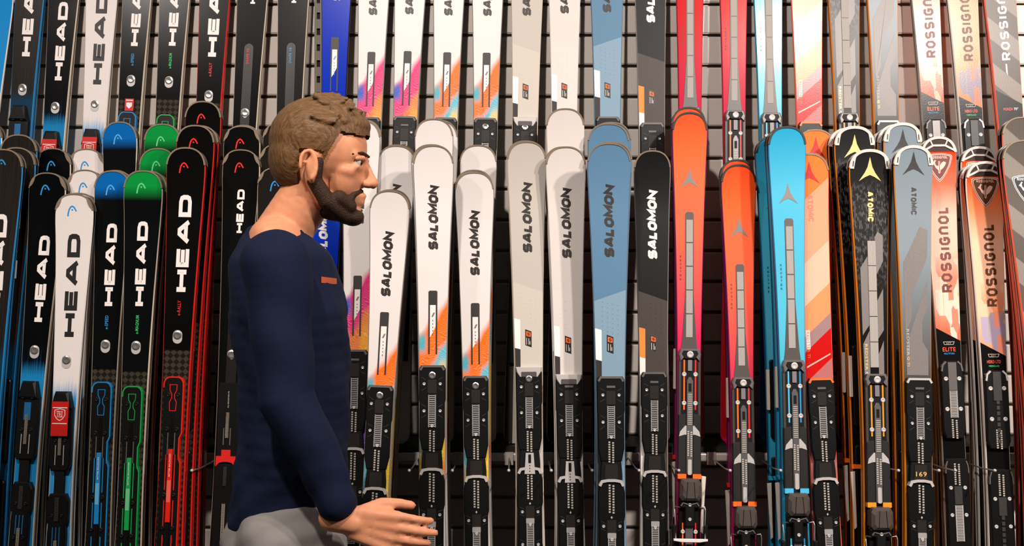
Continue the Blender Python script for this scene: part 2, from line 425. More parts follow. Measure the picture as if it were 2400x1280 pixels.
# ------------------------------------------------------------------ skis
def sm(x): x = max(0, min(1, x)); return x * x * (3 - 2 * x)
SHARED = {}
SKIS = []
class Ski:
    """s runs down from the tip, u across, h out of the top sheet; the Empty stands at the tail"""
    def __init__(self, tip, low, zbase, W, waist, label, group, tail=None, rnd=.066, rise=.010):
        self.rise = rise
        d = (tip - low).normalized(); t = (zbase - tip.z) / d.z
        base = tip + d * t; self.L = abs(t); self.W, self.waist, self.rnd = W, waist, rnd
        self.tail = tail or (waist + (W - waist) * .45)
        Z = d; X = (Vector((1, 0, 0)) - Z * Z.x).normalized(); Y = Z.cross(X)
        self.root = thing('ski', label, 'ski', base, group)
        self.M = Matrix((X, Y, Z)).transposed().to_4x4(); self.M.translation = base
        self.root.matrix_world = self.M
        self.tip = tip; self.axis = d; SKIS.append(self)
    def half(self, s):
        L = self.L; sc = .56 * L
        if s < .08: wv = self.W
        elif s < sc: wv = self.waist + (self.W - self.waist) * (1 - (s - .08) / (sc - .08)) ** 2
        else: wv = self.waist + (self.tail - self.waist) * sm((s - sc) / (L - .04 - sc)) 
        wv *= .5
        if s < self.rnd:
            a = 1 - s / self.rnd; wv *= max(0.0, 1 - a ** 2.5) ** (1 / 2.5)
            wv *= .985 + .015 * s / self.rnd
        if L - s < .03:
            a = 1 - (L - s) / .03; wv *= max(0.3, 1 - a ** 3) ** (1 / 3)
        return wv
    def thick(self, s): return .0055 + .0085 * sm((s - .02) / .6) - .006 * sm((s - self.L + .5) / .5)
    def bend(self, s): return self.rise * (max(0, .19 - s) / .19) ** 2
    plane = None
    def P(self, u, s, h=0):
        if self.plane:      # keep a many-layered print in one plane
            a, b = self.plane; t = (s - a) / (b - a); f = lambda q: -self.thick(q) - self.bend(q)
            return (u, f(a) + (f(b) - f(a)) * t - h, self.L - s)
        return (u, -self.thick(s) - self.bend(s) - h, self.L - s)
    def rows(self):
        r = [self.rnd * (i / 11) ** 2 for i in range(12)]; s = .085
        while s < .26: r.append(s); s += .02
        while s < self.L - .08: r.append(s); s += .06
        r += [self.L - .03 + .03 * q for q in (-.7, 0, .4, .7, .9, 1)]
        return r
    def body(self, topm, sidem):
        R = self.rows(); V, F, UV = [], [], []
        for s in R:
            hwid = max(self.half(s) - .0024, .0006)
            for j in range(7):
                u = hwid * (j / 3 - 1); V.append(self.P(u, s)); UV.append((u, s))
        for i in range(len(R) - 1):
            F += [(i * 7 + j, i * 7 + j + 1, i * 7 + j + 8, i * 7 + j + 7) for j in range(6)]
        o = mesh('topsheet', V, F, topm, self.root, True)
        ul = o.data.uv_layers.new(name='ski')
        for lp in o.data.loops: ul.data[lp.index].uv = UV[lp.vertex_index]
        V, F, mi = [], [], []
        for s in R:
            hwid = max(self.half(s), .003); b = self.bend(s); th = self.thick(s)
            V += [(-hwid + .0024, -b - th, self.L - s), (-hwid, -b - th + .0032, self.L - s), (-hwid, -b - .0018, self.L - s), (-hwid, -b, self.L - s),
                  (hwid, -b, self.L - s), (hwid, -b - .0018, self.L - s), (hwid, -b - th + .0032, self.L - s), (hwid - .0024, -b - th, self.L - s)]
        for i in range(len(R) - 1):
            for j in range(7):
                F.append((i * 8 + j, i * 8 + j + 1, i * 8 + j + 9, i * 8 + j + 8)); mi.append((0, 0, 1, 2, 1, 0, 0)[j])
        n = (len(R) - 1) * 8; F.append(tuple(range(n, n + 8))); mi.append(0); F.append(tuple(range(7, -1, -1))); mi.append(0)
        o = mesh('sidewall', V, F, None, self.root, False, [sidem, mat('steel_edge', '#57534f', .35, .8), PTEX], mi)
    def flat(self, name, polys, m, h=.0005, parent=None):
        """flat print: list of (verts2D, faces) in (u, s)"""
        V, F = [], []
        for v, f in polys:
            o = len(V); V += [self.P(a, b, h) for a, b in v]; F += [tuple(o + i for i in q) for q in f]
        return mesh(name, V, F, m, parent or self.root)
    def poly(self, name, pts, m, h=.0005, parent=None):
        return self.flat(name, [(pts, [tuple(range(len(pts)))])], m, h, parent)
    def solid(self, name, polys, m, h1, h0=-.0005, parent=None, ch=.0):
        """raised plates: outlines in (u, s) extruded from h0 to h1, top edge chamfered by ch"""
        V, F = [], []
        for pts in polys:
            o = len(V); n = len(pts); cu = sum(p[0] for p in pts) / n; cs = sum(p[1] for p in pts) / n
            V += [self.P(a, b, h0) for a, b in pts]
            if ch:
                V += [self.P(a, b, h1 - ch) for a, b in pts]
                V += [self.P(a - math.copysign(min(ch, abs(a - cu)), a - cu), b - math.copysign(min(ch, abs(b - cs)), b - cs), h1) for a, b in pts]; lv = 3
            else:
                V += [self.P(a, b, h1) for a, b in pts]; lv = 2
            for l in range(lv - 1):
                F += [(o + l * n + i, o + l * n + (i + 1) % n, o + (l + 1) * n + (i + 1) % n, o + (l + 1) * n + i) for i in range(n)]
            F.append(tuple(o + (lv - 1) * n + i for i in range(n)))
        return mesh(name, V, F, m, parent or self.root)
    def bars(self, name, lines, th, m, h1, h0=0, parent=None, closed=False):
        """raised strips along polylines"""
        V, F = [], []
        for ln in lines:
            v, f = ribbon(ln, th, closed); o = len(V); n = len(v)
            V += [self.P(a, b, h1) for a, b in v] + [self.P(a, b, h0) for a, b in v]
            F += [tuple(o + i for i in q) for q in f]; h = n // 2
            r = range(h) if closed else range(h - 1)
            F += [(o + i, o + (i + 1) % h, o + n + (i + 1) % h, o + n + i) for i in r]
            F += [(o + h + i, o + h + (i + 1) % h, o + n + h + (i + 1) % h, o + n + h + i) for i in r]
            if not closed: F += [(o, o + h, o + n + h, o + n), (o + h - 1, o + n - 1, o + 2 * n - 1, o + n + h - 1)]
        return mesh(name, V, F, m, parent or self.root)
    def place(self, name, me, u, s, h, parent=None):
        o = link(bpy.data.objects.new(name, me), parent or self.root); o.location = self.P(u, s, h); return o
    def screw(self, u, s, h, r=.005, m=None, parent=None, name='screw'):
        m = m or SILVER; k = ('screw', round(r, 4), m.name)
        if k not in SHARED:
            n = 14; V = [(r * math.cos(2 * math.pi * i / n), y, r * math.sin(2 * math.pi * i / n)) for y in (0, -.0016) for i in range(n)]
            V += [(.72 * r * math.cos(2 * math.pi * i / n), -.0026, .72 * r * math.sin(2 * math.pi * i / n)) for i in range(n)] + [(0, -.0016, 0)]
            F = [(l * n + i, l * n + (i + 1) % n, (l + 1) * n + (i + 1) % n, (l + 1) * n + i) for l in (0, 1) for i in range(n)] + [(2 * n + i, 2 * n + (i + 1) % n, 3 * n) for i in range(n)]
            me = bpy.data.meshes.new(name); me.from_pydata(V, [], F); me.materials.append(m); SHARED[k] = me
        return self.place(name, SHARED[k], u, s, h, parent)
    def text(self, name, s, s_low, s_high, height, m, font=None, th=.2, gap=.22, shear=0, u=0, down=False, h=.0006):
        """lettering along the ski between s_high (upper end) and s_low (lower end), reading upwards unless down"""
        if font: V, F, ln = stroke_text(s, font, th, gap, shear); ht = 1
        else: V, F, ln, ht = font_text(s)
        k = (s_low - s_high) / ln; q = height / ht
        if down: P = [(u - height / 2 + (1 * y * q if False else y * q), s_high + x * k) for x, y in V]
        else: P = [(u + height / 2 - y * q, s_low - x * k) for x, y in V]
        return self.flat(name, [(P, F)], m, h)
    def across(self, name, s, u, s_mid, width, height, m, font=None, th=.16, gap=.25, h=.0006, parent=None):
        if font: V, F, ln = stroke_text(s, font, th, gap); ht = 1
        else: V, F, ln, ht = font_text(s)
        P = [(u - width / 2 + x * width / ln, s_mid + height / 2 - y * height / ht) for x, y in V]
        return self.flat(name, [(P, F)], m, h, parent)
    def column(self, name, s, u, s0, s1, size, m, h=.0006):
        """letters stacked one under the other"""
        polys = []; n = len(s)
        for i, ch in enumerate(s):
            V, F, ln, ht = font_text(ch); c = s0 + (s1 - s0) * (i + .5) / n
            polys.append(([(u + (x / ln - .5) * size * .8, c + (.5 - y / ht) * size) for x, y in V], F))
        return self.flat(name, polys, m, h)
    # ---- tip guards
    def outline(self, s_end, n=15, inset=0.0):
        L = []
        for i in range(n):
            s = s_end * ((n - 1 - i) / (n - 1)) ** 1.6; L.append((-max(0, self.half(s) - inset), s + inset))
        R = [(-u, s) for u, s in reversed(L[:-1])]
        return L + R
    def guard(self, kind):
        if kind == 'thin':
            self.bars('tip_guard', [self.outline(.048, inset=.0015)], .0042, BEIGE, .0018, -.007)
        elif kind == 'horn':
            g = self.bars('tip_guard', [self.outline(.046, inset=.0012)], .0035, BEIGE, .0018, -.007)
            for sx in (-1, 1):
                a = [(sx * (self.half(s) - .0005), s) for s in (.012, .018, .026, .036, .046)]
                b = [(sx * (self.half(s) - w_) , s) for s, w_ in ((.046, .0012), (.036, .0085), (.026, .0095), (.018, .007), (.012, .003))]
                self.solid('guard_corner', [a + b], BEIGE, .0022, -.004, g)
        elif kind == 'dark':
            self.bars('tip_guard', [self.outline(.05, inset=.002)], .0058, BEIGED, .002, -.007)
        elif kind == 'cap':
            g = self.bars('tip_guard', [self.outline(.05, inset=.003)], .0085, GUARDW, .0028, -.007)
            for sx in (-1, 1):
                a = [(sx * (self.half(s) - .0005), s) for s in (.014, .022, .032, .044, .056)]
                b = [(sx * (self.half(s) - w_), s) for s, w_ in ((.0565, .013), (.046, .0135), (.032, .0125), (.022, .010), (.014, .005))]
                self.solid('guard_prong', [a + b], GUARDW, .003, -.004, g)
                self.solid('prong_slot', [[(sx * (self.half(s) - w_), s) for s, w_ in ((.034, .006), (.05, .0075), (.05, .0105), (.034, .009))]], BEIGED, .0034, .002, g)
        elif kind == 'bridge':
            hw = self.half(.045)
            g = self.bars('tip_guard', [self.outline(.044, inset=.003)], .0075, GUARDW, .003, -.007)
            self.poly('guard_window', self.outline(.040, inset=.004), mat('window_shadow', '#2a0f0a', .6), .0008, g)
            self.bars('guard_crossbar', [[(-hw + .002, .044), (-.018, .0265), (.018, .0265), (hw - .002, .044)]], .006, GUARDW, .0032, 0, g)
            self.bars('guard_strut', [[(-.019, .0265), (-.026, .010)], [(.019, .0265), (.026, .010)]], .004, GUARDW, .003, 0, g)
    # ---- emblems
    def arch_logo(self, s, m, k=.015, u=-.008):
        pts = [(-.62, 1.25), (-.52, .55), (-.36, -.1), (-.1, -.52), (.2, -.68), (.52, -.5), (.78, -.1), (.98, .28)]
        v, f = ribbon([(u + a * k, s + b * k) for a, b in pts], k * .26)
        dot = [(u + k * (.2 + .17 * math.cos(i)), s + k * (.02 + .17 * math.sin(i))) for i in [j * math.pi / 4 for j in range(8)]]
        self.flat('emblem', [(v, f), (dot, [tuple(range(8))])], m, .0007)
    def star(self, s0, s1, m):
        k = s1 - s0
        P = [(0, 0), (.10, .42), (.22, .66), (.46, 1.0), (.2, .83), (0, .74), (-.2, .83), (-.46, 1.0), (-.22, .66), (-.10, .42)]
        self.poly('emblem', [(a * k, s0 + b * k) for a, b in P], m, .0008)
    def crest(self, s0, s1, field, edge):
        k = (s1 - s0) / 1.12; self.plane = (s0, s1)
        half = [(0, 0), (.22, .01), (.44, .05), (.5, .09), (.5, .2), (.42, .48), (.28, .76), (.12, 1.0), (0, 1.12)]
        sh = half + [(-a, b) for a, b in half[-2:0:-1]]
        sc = lambda q, c=.42: [(a * q * k, s0 + (c + (b - c) * q) * k) for a, b in sh]
        e = self.poly('emblem', sc(1.0), edge, .0006)
        self.poly('crest_line', sc(.95), field, .0008, e); self.poly('crest_line', sc(.90), edge, .0010, e); self.poly('crest_field', sc(.84), field, .0012, e)
        self.across('crest_lettering', 'ROSSIGnOL', 0, s0 + .16 * k, .64 * k, .1 * k, edge, 'round', .2, .24, .0015, e)
        body = [(-0.278, 0.394), (-0.208, 0.319), (-0.175, 0.256), (-0.119, 0.283), (-0.167, 0.347), (-0.147, 0.444), (-0.083, 0.494), (-0.036, 0.486), (-0.036, 0.306), (0.028, 0.306), (0.028, 0.486), (0.083, 0.375), (0.167, 0.319), (0.264, 0.361), (0.222, 0.472), (0.139, 0.583), (0.042, 0.653), (0.028, 0.778), (-0.036, 0.778), (-0.047, 0.653), (-0.139, 0.569), (-0.194, 0.458), (-0.222, 0.431)]
        self.poly('crest_bird', [(a * k, s0 + b * k) for a, b in body], edge, .0014, e)
        self.bars('crest_stripe', [[(-.004 * k, s0 + .3 * k), (-.004 * k, s0 + .74 * k)]], .018 * k, field, .0017, .0013, e)
        self.plane = None
    def badge(self, s):
        b = self.solid('badge', [rrect(-.0132, .0132, s - .019, s + .019, .013, 5)], SILVERM, .0012)
        self.screw(0, s - .005, .001, .0122, CHROME, b, 'badge_disc')
    # ---- binding plates
    def rack(self, parent, s0, s1, hw, h, m, n, u=0):
        """toothed metal rack: two rails, end bars and rungs"""
        lines = [[(u - hw + .0012, s0), (u - hw + .0012, s1)], [(u + hw - .0012, s0), (u + hw - .0012, s1)]]
        lines += [[(u - hw, s0 + (s1 - s0) * (i + .5) / n), (u + hw, s0 + (s1 - s0) * (i + .5) / n)] for i in range(n)]
        r = self.bars('toothed_rack', lines, .0024, m, h + .003, h, parent)
        return r
    def scale(self, parent, s0, s1, h, n, u=0, du=.0052):
        polys = []
        for c in (-1, 1):
            for i in range(n):
                a = s0 + (s1 - s0) * i / n + (.002 if c > 0 else 0)
                polys.append(([(u + c * du - .0026, a), (u + c * du + .0026, a), (u + c * du + .0026, a + (s1 - s0) / n * .62), (u + c * du - .0026, a + (s1 - s0) / n * .62)], [(0, 1, 2, 3)]))
        o = self.flat('scale_marks', polys, PALE, h + .0004, parent); o['kind'] = 'stuff'; return o
    def demo_plate(self, p, cap='carbon', tongue=False, disc=True, accent=None):
        """black rental track: toe plate, waist, heel plate with racks, scales and screws"""
        hw = min(.0385, self.half(p + .1) - .001); H = .014
        toe = [(-hw + .006, p), (hw - .006, p), (hw, p + .01), (hw, p + .095), (hw - .002, p + .105), (hw - .002, p + .2), (hw - .009, p + .235), (-hw + .009, p + .235), (-hw + .002, p + .2), (-hw + .002, p + .105), (-hw, p + .095), (-hw, p + .01)]
        b = self.solid('binding_plate', [toe], BLACK, H, ch=.0025)
        if cap == 'carbon':
            self.bars('front_clip', [[(-hw + .004, p + .014), (-hw + .010, p + .003), (hw - .010, p + .003), (hw - .004, p + .014)]], .006, accent or GREYP, H + .002, H - .004, b)
        elif cap == 'silver':
            self.solid('front_clip', [[(-hw, p - .006), (hw, p - .006), (hw - .004, p + .012), (hw - .012, p + .024), (-hw + .012, p + .024), (-hw + .004, p + .012)]], SILVERM, H + .001, 0, b, ch=.002)
            self.solid('clip_recess', [rrect(-hw + .016, hw - .016, p + .008, p + .022, .003)], mat('clip_brown', '#4d4340', .5), H + .002, H, b)
        if disc: self.screw(0, p + .028, H, .0098, CHROME, b, 'lock_disc')
        else: self.solid('front_stop', [rrect(-.012, .012, p + .026, p + .032, .001)], GREYP, H + .002, H, b)
        self.poly('carbon_insert', rrect(-.0125, .0125, p + .04, p + .078, .002), CARBON, H + .0005, b)
        for s in (.052, .127):
            for sx in (-1, 1): self.screw(sx * .0225, p + s, H, .0045, None, b)
        self.bars('guide_mark', [[(sx * .017, p + s + d), (sx * .030, p + s + d - .008 * (1 if d > 0 else -1) * -1)] for sx in (-1, 1) for s in (.052, .127) for d in (-.011, .011)], .0013, DARKGREY, H + .0008, H, b)['kind'] = 'stuff'
        r = self.rack(b, p + .082, p + .172, .0108, H, SILVER, 17)
        self.screw(0, p + .168, H + .002, .0046, SILVERM, b, 'rack_screw')
        self.scale(b, p + .18, p + .24, H, 9)
        wz = self.solid('waist_plate', [[(-hw + .011, p + .235), (hw - .011, p + .235), (hw - .008, p + .27), (hw - .008, p + .29), (-hw + .008, p + .29), (-hw + .008, p + .27)]], BLACK2, H - .002, ch=.002)
        if tongue:
            self.solid('steel_tongue', [[(-.0115, p + .243), (.0115, p + .243), (.0155, p + .304), (-.0155, p + .304)]], SILVERM, H + .0045, H - .003, wz, ch=.001)
            self.solid('tongue_slot', [rrect(-.004, .004, p + .247, p + .272, .001)], BLACK2, H + .005, H, wz)
            for i in range(3): self.screw(0, p + .279 + i * .008, H + .003, .0018, DARKGREY, wz)
        else:
            self.poly('carbon_insert', [(-.017, p + .243), (.017, p + .243), (.0185, p + .282), (-.0185, p + .282)], CARBON, H, wz)
        self.bars('arc_clip', [[(-hw + .006, p + .302), (-hw + .012, p + .290), (-.010, p + .287), (.010, p + .287), (hw - .012, p + .290), (hw - .006, p + .302)]], .0075, SILVERM, H + .004, 0, wz)
        e = min(p + .78, self.L - .12)
        heel = [(-hw + .007, p + .296), (hw - .007, p + .296), (hw - .001, p + .32), (hw - .001, p + .385), (hw - .004, p + .40), (hw - .004, p + .5), (hw - .001, p + .52), (hw - .001, e), (-hw + .001, e), (-hw + .001, p + .52), (-hw + .004, p + .5), (-hw + .004, p + .40), (-hw + .001, p + .385), (-hw + .001, p + .32)]
        b2 = self.solid('heel_plate', [heel], BLACK, H, ch=.0025)
        self.scale(b2, p + .298, p + .378, H, 11)
        self.poly('centre_mark', [(0, p + .384), (.003, p + .388), (0, p + .392), (-.003, p + .388)], PALE, H + .0006, b2)
        self.poly('carbon_insert', rrect(-.0125, .0125, p + .395, p + .43, .002), CARBON, H + .0005, b2)
        for s in (.412, .505):
            for sx in (-1, 1): self.screw(sx * .0225, p + s, H, .0045, None, b2)
        self.bars('guide_mark', [[(sx * .017, p + s + d), (sx * .030, p + s + d - .006)] for sx in (-1, 1) for s in (.412, .505) for d in (-.008, .012)], .0013, DARKGREY, H + .0008, H, b2)['kind'] = 'stuff'
        self.rack(b2, p + .437, p + .56, .0108, H, SILVER, 24)
        self.solid('rack_end', [rrect(-.012, .012, p + .43, p + .445, .002)], SILVER, H + .0035, H, b2)
        self.screw(0, p + .448, H + .0025, .0046, SILVERM, b2, 'rack_screw')
    def bar_plate(self, p, steel=True):
        """narrow black track with a grey spine, rack and bolts"""
        hw = min(.0335, self.half(p + .1) - .002); H = .014
        toe = [(-hw + .012, p), (hw - .012, p), (hw, p + .016), (hw, p + .205), (hw - .008, p + .226), (-hw + .008, p + .226), (-hw, p + .205), (-hw, p + .016)]
        b = self.solid('binding_plate', [toe], BLACK, H, ch=.003)
        self.solid('spine', [rrect(-.0125, .0125, p + .004, p + .088, .001)], mat('spine_grey', '#6f6a69', .38, .4) if steel else DARKGREY, H + .003, H - .002, b, ch=.001)
        for sx in (-1, 1): self.bars('front_clip', [[(sx * (hw - .003), p + .03), (sx * (hw - .006), p + .012), (sx * (hw - .016), p + .002)]], .005, GREYP if steel else SILVERM, H + .002, 0, b)
        if steel: self.rack(b, p + .084, p + .165, .0115, H, SILVERM, 18)
        else: self.bars('track_slots', [[(0, p + .07 + i * .016), (0, p + .081 + i * .016)] for i in range(9)], .009, DARKGREY, H + .002, H, b)
        self.scale(b, p + .17, p + .226, H, 9, 0, .0058)
        for s in (.052, .14):
            for sx in (-1, 1): self.screw(sx * .0195, p + s, H, .0062, SILVERM, b)
        q = p + .285; e = min(q + .27, self.L - .1)
        heel = [(-hw + .004, q), (hw - .004, q), (hw, q + .02), (hw, e - .02), (hw - .008, e), (-hw + .008, e), (-hw, e - .02), (-hw, q + .02)]
        b2 = self.solid('heel_plate', [heel], BLACK, H, ch=.003)
        self.scale(b2, q + .012, q + .075, H, 10, 0, .0058)
        self.solid('spine', [rrect(-.0115, .0115, q + .078, q + .13, .001)], DARKGREY, H + .003, H - .002, b2, ch=.001)
        if steel: self.rack(b2, q + .132, q + .235, .0115, H, SILVERM, 23)
        else: self.bars('track_slots', [[(0, q + .13 + i * .016), (0, q + .141 + i * .016)] for i in range(8)], .009, DARKGREY, H + .002, H, b2)
        for s in (.082, .16):
            for sx in (-1, 1): self.screw(sx * .0205, q + s, H, .0055, SILVERM, b2)
        for sx in (-1, 1): self.bars('heel_clip', [[(sx * hw, q + .04), (sx * (hw - .001), q + .02), (sx * (hw - .006), q + .005)]], .003, GREYP, H + .002, 0, b2)
    def block_plate(self, p, tag_card=False):
        """race plate: tapered toe block with bolts and rack, bare neck, heel block"""
        hw = min(.030, self.half(p + .15) - .0015); H = .018
        self.solid('plate_riser', [[(-hw * .62, p), (hw * .62, p), (hw, p + .05), (-hw, p + .05)]], BLACK, .026, ch=.006)
        b = self.solid('binding_plate', [[(-hw, p + .045), (hw, p + .045), (hw, p + .205), (hw - .007, p + .222), (-hw + .007, p + .222), (-hw, p + .205)]], BLACK, H, ch=.003)
        self.bars('rack_slot', [[(0, p + .06), (0, p + .11)]], .019, mat('slot_blue', '#175f92', .4), H + .0004, H - .002, b)
        for s in (.045, .137):
            for sx in (-1, 1): self.screw(sx * .0135, p + s, H if s > .1 else .0215, .0055, BLACK2, b)
        self.rack(b, p + .095, p + .178, .0042, H, mat('warm_rack', '#9b8f7e', .4, .4), 20)
        self.bars('guide_rail', [[(sx * .0115, p + .15), (sx * .0115, p + .205)] for sx in (-1, 1)], .0022, SILVER, H + .0015, H, b)
        self.solid('neck_plate', [rrect(-.0135, .0135, p + .216, p + .292, .002)], BLACK2, .013)
        q = p + .285; e = min(q + .36, self.L - .1)
        b2 = self.solid('heel_plate', [[(-hw + .008, q), (hw - .008, q), (hw, q + .018), (hw, q + .075), (hw - .006, q + .085), (hw - .004, q + .11), (hw - .004, e), (-hw + .004, e), (-hw + .004, q + .11), (-hw + .006, q + .085), (-hw, q + .075), (-hw, q + .018)]], BLACK, H, ch=.003)
        self.rack(b2, q + .01, q + .075, .0055, H, DARKGREY, 16)
        for s in (.06, .155):
            for sx in (-1, 1): self.screw(sx * .0135, q + s, H, .005, BLACK2, b2)
        self.bars('blue_groove', [[(u, q + .092), (u, q + .145)] for u in (-.0095, 0, .0095)], .0026, mat('slot_blue', '#175f92'), H + .0006, H - .001, b2)
        self.rack(b2, q + .128, q + .235, .0042, H, mat('warm_rack', '#9b8f7e'), 26)
        if tag_card:
            c = self.solid('hang_tag', [rrect(-.0235, .0235, p + .028, p + .124, .001)], mat('tag_red', '#c4160e', .4), .0285, .0275)
            sh = [(-.014, p + .052), (0, p + .048), (.014, p + .052), (.0145, p + .066), (.008, p + .076), (0, p + .081), (-.008, p + .076), (-.0145, p + .066)]
            self.bars('tag_emblem', [sh], .0016, WHITE, .0292, .0285, c, True)
            for i, wd in enumerate(('PRO', 'TEC', 'TOR')): self.across('tag_lettering', wd, 0, p + .0565 + i * .0068, .017, .0052, WHITE, None, h=.029, parent=c)
            self.poly('tag_line', [(-.0205, p + .044), (.0205, p + .044), (.0205, p + .0462), (-.0205, p + .0462)], WHITE, .029, c)
            self.poly('tag_line', [(-.0205, p + .088), (.0205, p + .088), (.0205, p + .0902), (-.0205, p + .0902)], WHITE, .029, c)
    def slide_plate(self, p, m, m2):
        """all-mountain plate: coloured rim, hourglass window, sliding colour bar"""
        hw = min(.0275, self.half(p + .15) - .0025); H = .014; e = min(p + .72, self.L - .1)
        b = self.solid('binding_plate', [rrect(-hw, hw, p, p + .17, .02, 5)[:]], BLACK, H, ch=.002)
        self.solid('plate_waist', [rrect(-hw + .005, hw - .005, p + .15, p + .24, .004)], BLACK, H - .001, parent=b)
        b2 = self.solid('heel_plate', [rrect(-hw, hw, p + .225, e, .012, 4)], BLACK, H, ch=.002)
        rim = [(-hw + .0005, p + .03), (-hw + .001, p + .015), (-hw + .006, p + .006), (-hw + .014, p + .001), (hw - .014, p + .001), (hw - .006, p + .006), (hw - .001, p + .015), (hw, p + .03), (hw, p + .155), (hw - .006, p + .17), (hw - .006, p + .222), (hw, p + .24), (hw, e - .03)]
        self.bars('colour_rim', [rim], .0032, m, H + .001, 0, b)
        hg = [(-.010, p + .022), (.010, p + .022), (.0095, p + .038), (.004, p + .048), (.004, p + .060), (.0095, p + .070), (.0085, p + .094), (-.0085, p + .094), (-.0095, p + .070), (-.004, p + .060), (-.004, p + .048), (-.0095, p + .038)]
        self.bars('hourglass_window', [hg], .0018, m, H + .0012, H - .001, b, True)
        for s in (.05, .145):
            for sx in (-1, 1): self.screw(sx * .0135, p + s, H, .006, BLACK2, b)
        self.rack(b, p + .10, p + .19, .0042, H, BLACK2, 18)
        self.bars('guide_rail', [[(sx * .0095, p + .155), (sx * .0095, p + .215)] for sx in (-1, 1)], .0024, GREYP, H + .0012, H, b)
        g = self.solid('slide_bar', [rrect(-.0065, .0065, p + .2, p + .40, .001)], m, H + .004, H - .002, b2, ch=.0008)
        self.solid('slide_label', [rrect(-.0055, .0055, p + .285, p + .345, .0005)], m2, H + .0046, H + .003, g)
        self.text('slide_lettering', 'BETTER BALANCED', p + .275, p + .212, .0035, WHITE, h=H + .0048).parent = g
        self.bars('slide_frame', [[(sx * .0125, p + .215), (sx * .0125, p + .312)] for sx in (-1, 1)] + [[(sx * .0125, p + .34), (sx * .0125, p + .415)] for sx in (-1, 1)], .0024, m, H + .001, H, b2)
        for s in (.325, .415):
            for sx in (-1, 1): self.screw(sx * .0135, p + s, H, .006, BLACK2, b2)
        self.rack(b2, p + .405, p + .47, .0042, H, BLACK2, 14)
        self.bars('slide_frame', [[(sx * .0125, p + .435), (sx * .0125, p + .55)] for sx in (-1, 1)], .0028, m, H + .001, H, b2)
    def smooth_plate(self, p, bridge=True):
        """smooth black plate with a fine rack and a red bridge piece"""
        hw = min(.033, self.half(p + .1) - .001); H = .013
        b = self.solid('binding_plate', [[(-hw + .004, p), (hw - .004, p), (hw, p + .02), (hw - .002, p + .12), (hw - .003, p + .21), (hw - .012, p + .228), (-hw + .012, p + .228), (-hw + .003, p + .21), (-hw + .002, p + .12), (-hw, p + .02)]], BLACK, H, ch=.003)
        self.text('plate_lettering', 'ALL MOUNTAIN PR', p + .072, p + .024, .0038, PALE, h=H + .0006).parent = b
        self.rack(b, p + .085, p + .158, .0046, H, mat('warm_rack', '#9b8f7e'), 20)
        self.bars('guide_rail', [[(sx * .0095, p + .13), (sx * .0095, p + .178)] for sx in (-1, 1)], .0026, GREYP, H + .0012, H, b)
        if bridge: self.solid('red_bridge', [[(-.013, p + .192), (.013, p + .192), (.013, p + .21), (.028, p + .21), (.028, p + .24), (.018, p + .229), (.006, p + .226), (-.006, p + .226), (-.018, p + .229), (-.028, p + .24), (-.028, p + .21), (-.013, p + .21)]], mat('bridge_red', '#d01f1c', .4), H + .003, 0, b)
        e = min(p + .68, self.L - .1)
        b2 = self.solid('heel_plate', [rrect(-hw, hw, p + .232, e, .008)], BLACK, H, ch=.003)
        self.rack(b2, p + .24, p + .295, .0046, H, DARKGREY, 14)
        self.rack(b2, p + .345, p + .45, .0046, H, mat('warm_rack', '#9b8f7e'), 26)
    def race_binding(self, p, m, m_low, brake=True, white_arm=True):
        """full demo binding: grey collar, bolts, indexed steel slider, toe piece, brake"""
        hw = min(.032, self.half(p + .1) - .0005); H = .014
        b = self.solid('binding_plate', [[(-hw, p + .03), (hw, p + .03), (hw, p + .2), (-hw, p + .2)]], mat('plate_taupe', '#3c3632', .42), H)
        self.solid('plate_channel', [rrect(-hw + .007, hw - .007, p + .02, p + .2, .003)], BLACK2, H + .001, H - .003, b)
        self.solid('front_collar', [[(-hw + .005, p - .002), (hw - .005, p - .002), (hw + .0005, p + .014), (hw - .003, p + .034), (hw - .014, p + .022), (-hw + .014, p + .022), (-hw + .003, p + .034), (-hw - .0005, p + .014)]], mat('collar_grey', '#6d6866', .4, .3), H + .006, 0, b, ch=.003)
        self.solid('collar_face', [[(-hw + .012, p + .003), (hw - .012, p + .003), (hw - .008, p + .012), (hw - .017, p + .026), (-hw + .017, p + .026), (-hw + .008, p + .012)]], BLACK2, H + .0075, H, b)
        self.screw(0, p + .014, H + .007, .0098, SILVERM, b, 'collar_disc')
        self.solid('grey_strap', [rrect(-.0062, .0062, p + .03, p + .062, .001)], mat('strap_grey', '#77737a', .4), H + .005, H, b)
        for sx, mm in ((-1, m), (1, m_low)):
            self.bars('colour_strip', [[(sx * .0165, p + .03), (sx * .0165, p + .175)]], .0042, mm, H + .002, H, b)
            for s in (.072, .156): self.screw(sx * .0165, p + s, H + .001, .0066, SILVERM, b)
        sl = self.solid('steel_slider', [[(-.0035, p + .08), (.0035, p + .08), (.0092, p + .092), (.0092, p + .36), (-.0092, p + .36), (-.0092, p + .092)]], mat('slider_steel', '#6f6d6f', .36, .55), H + .006, H - .001, ch=.001)
        self.solid('slider_slot', [rrect(-.0042, .0042, p + .098, p + .122, .001)], BLACK2, H + .0066, H, sl)
        self.bars('slider_teeth', [[(-.0065, p + .13 + i * .0054), (.0065, p + .13 + i * .0054)] for i in range(17)], .0022, PALE, H + .0072, H + .005, sl)
        self.scale(sl, p + .236, p + .31, H + .0065, 12, 0, .0045)
        self.solid('slider_label', [rrect(-.0055, .0055, p + .318, p + .362, .003)], SILVERM, H + .0085, H, sl)
        hs = self.solid('toe_housing', [[(-hw - .001, p + .19), (-.0095, p + .185), (-.0095, p + .37), (-hw - .002, p + .37)], [(hw + .001, p + .19), (.0095, p + .185), (.0095, p + .37), (hw + .002, p + .37)]], mat('housing_black', '#1b1a19', .45), H + .003, 0, ch=.002)
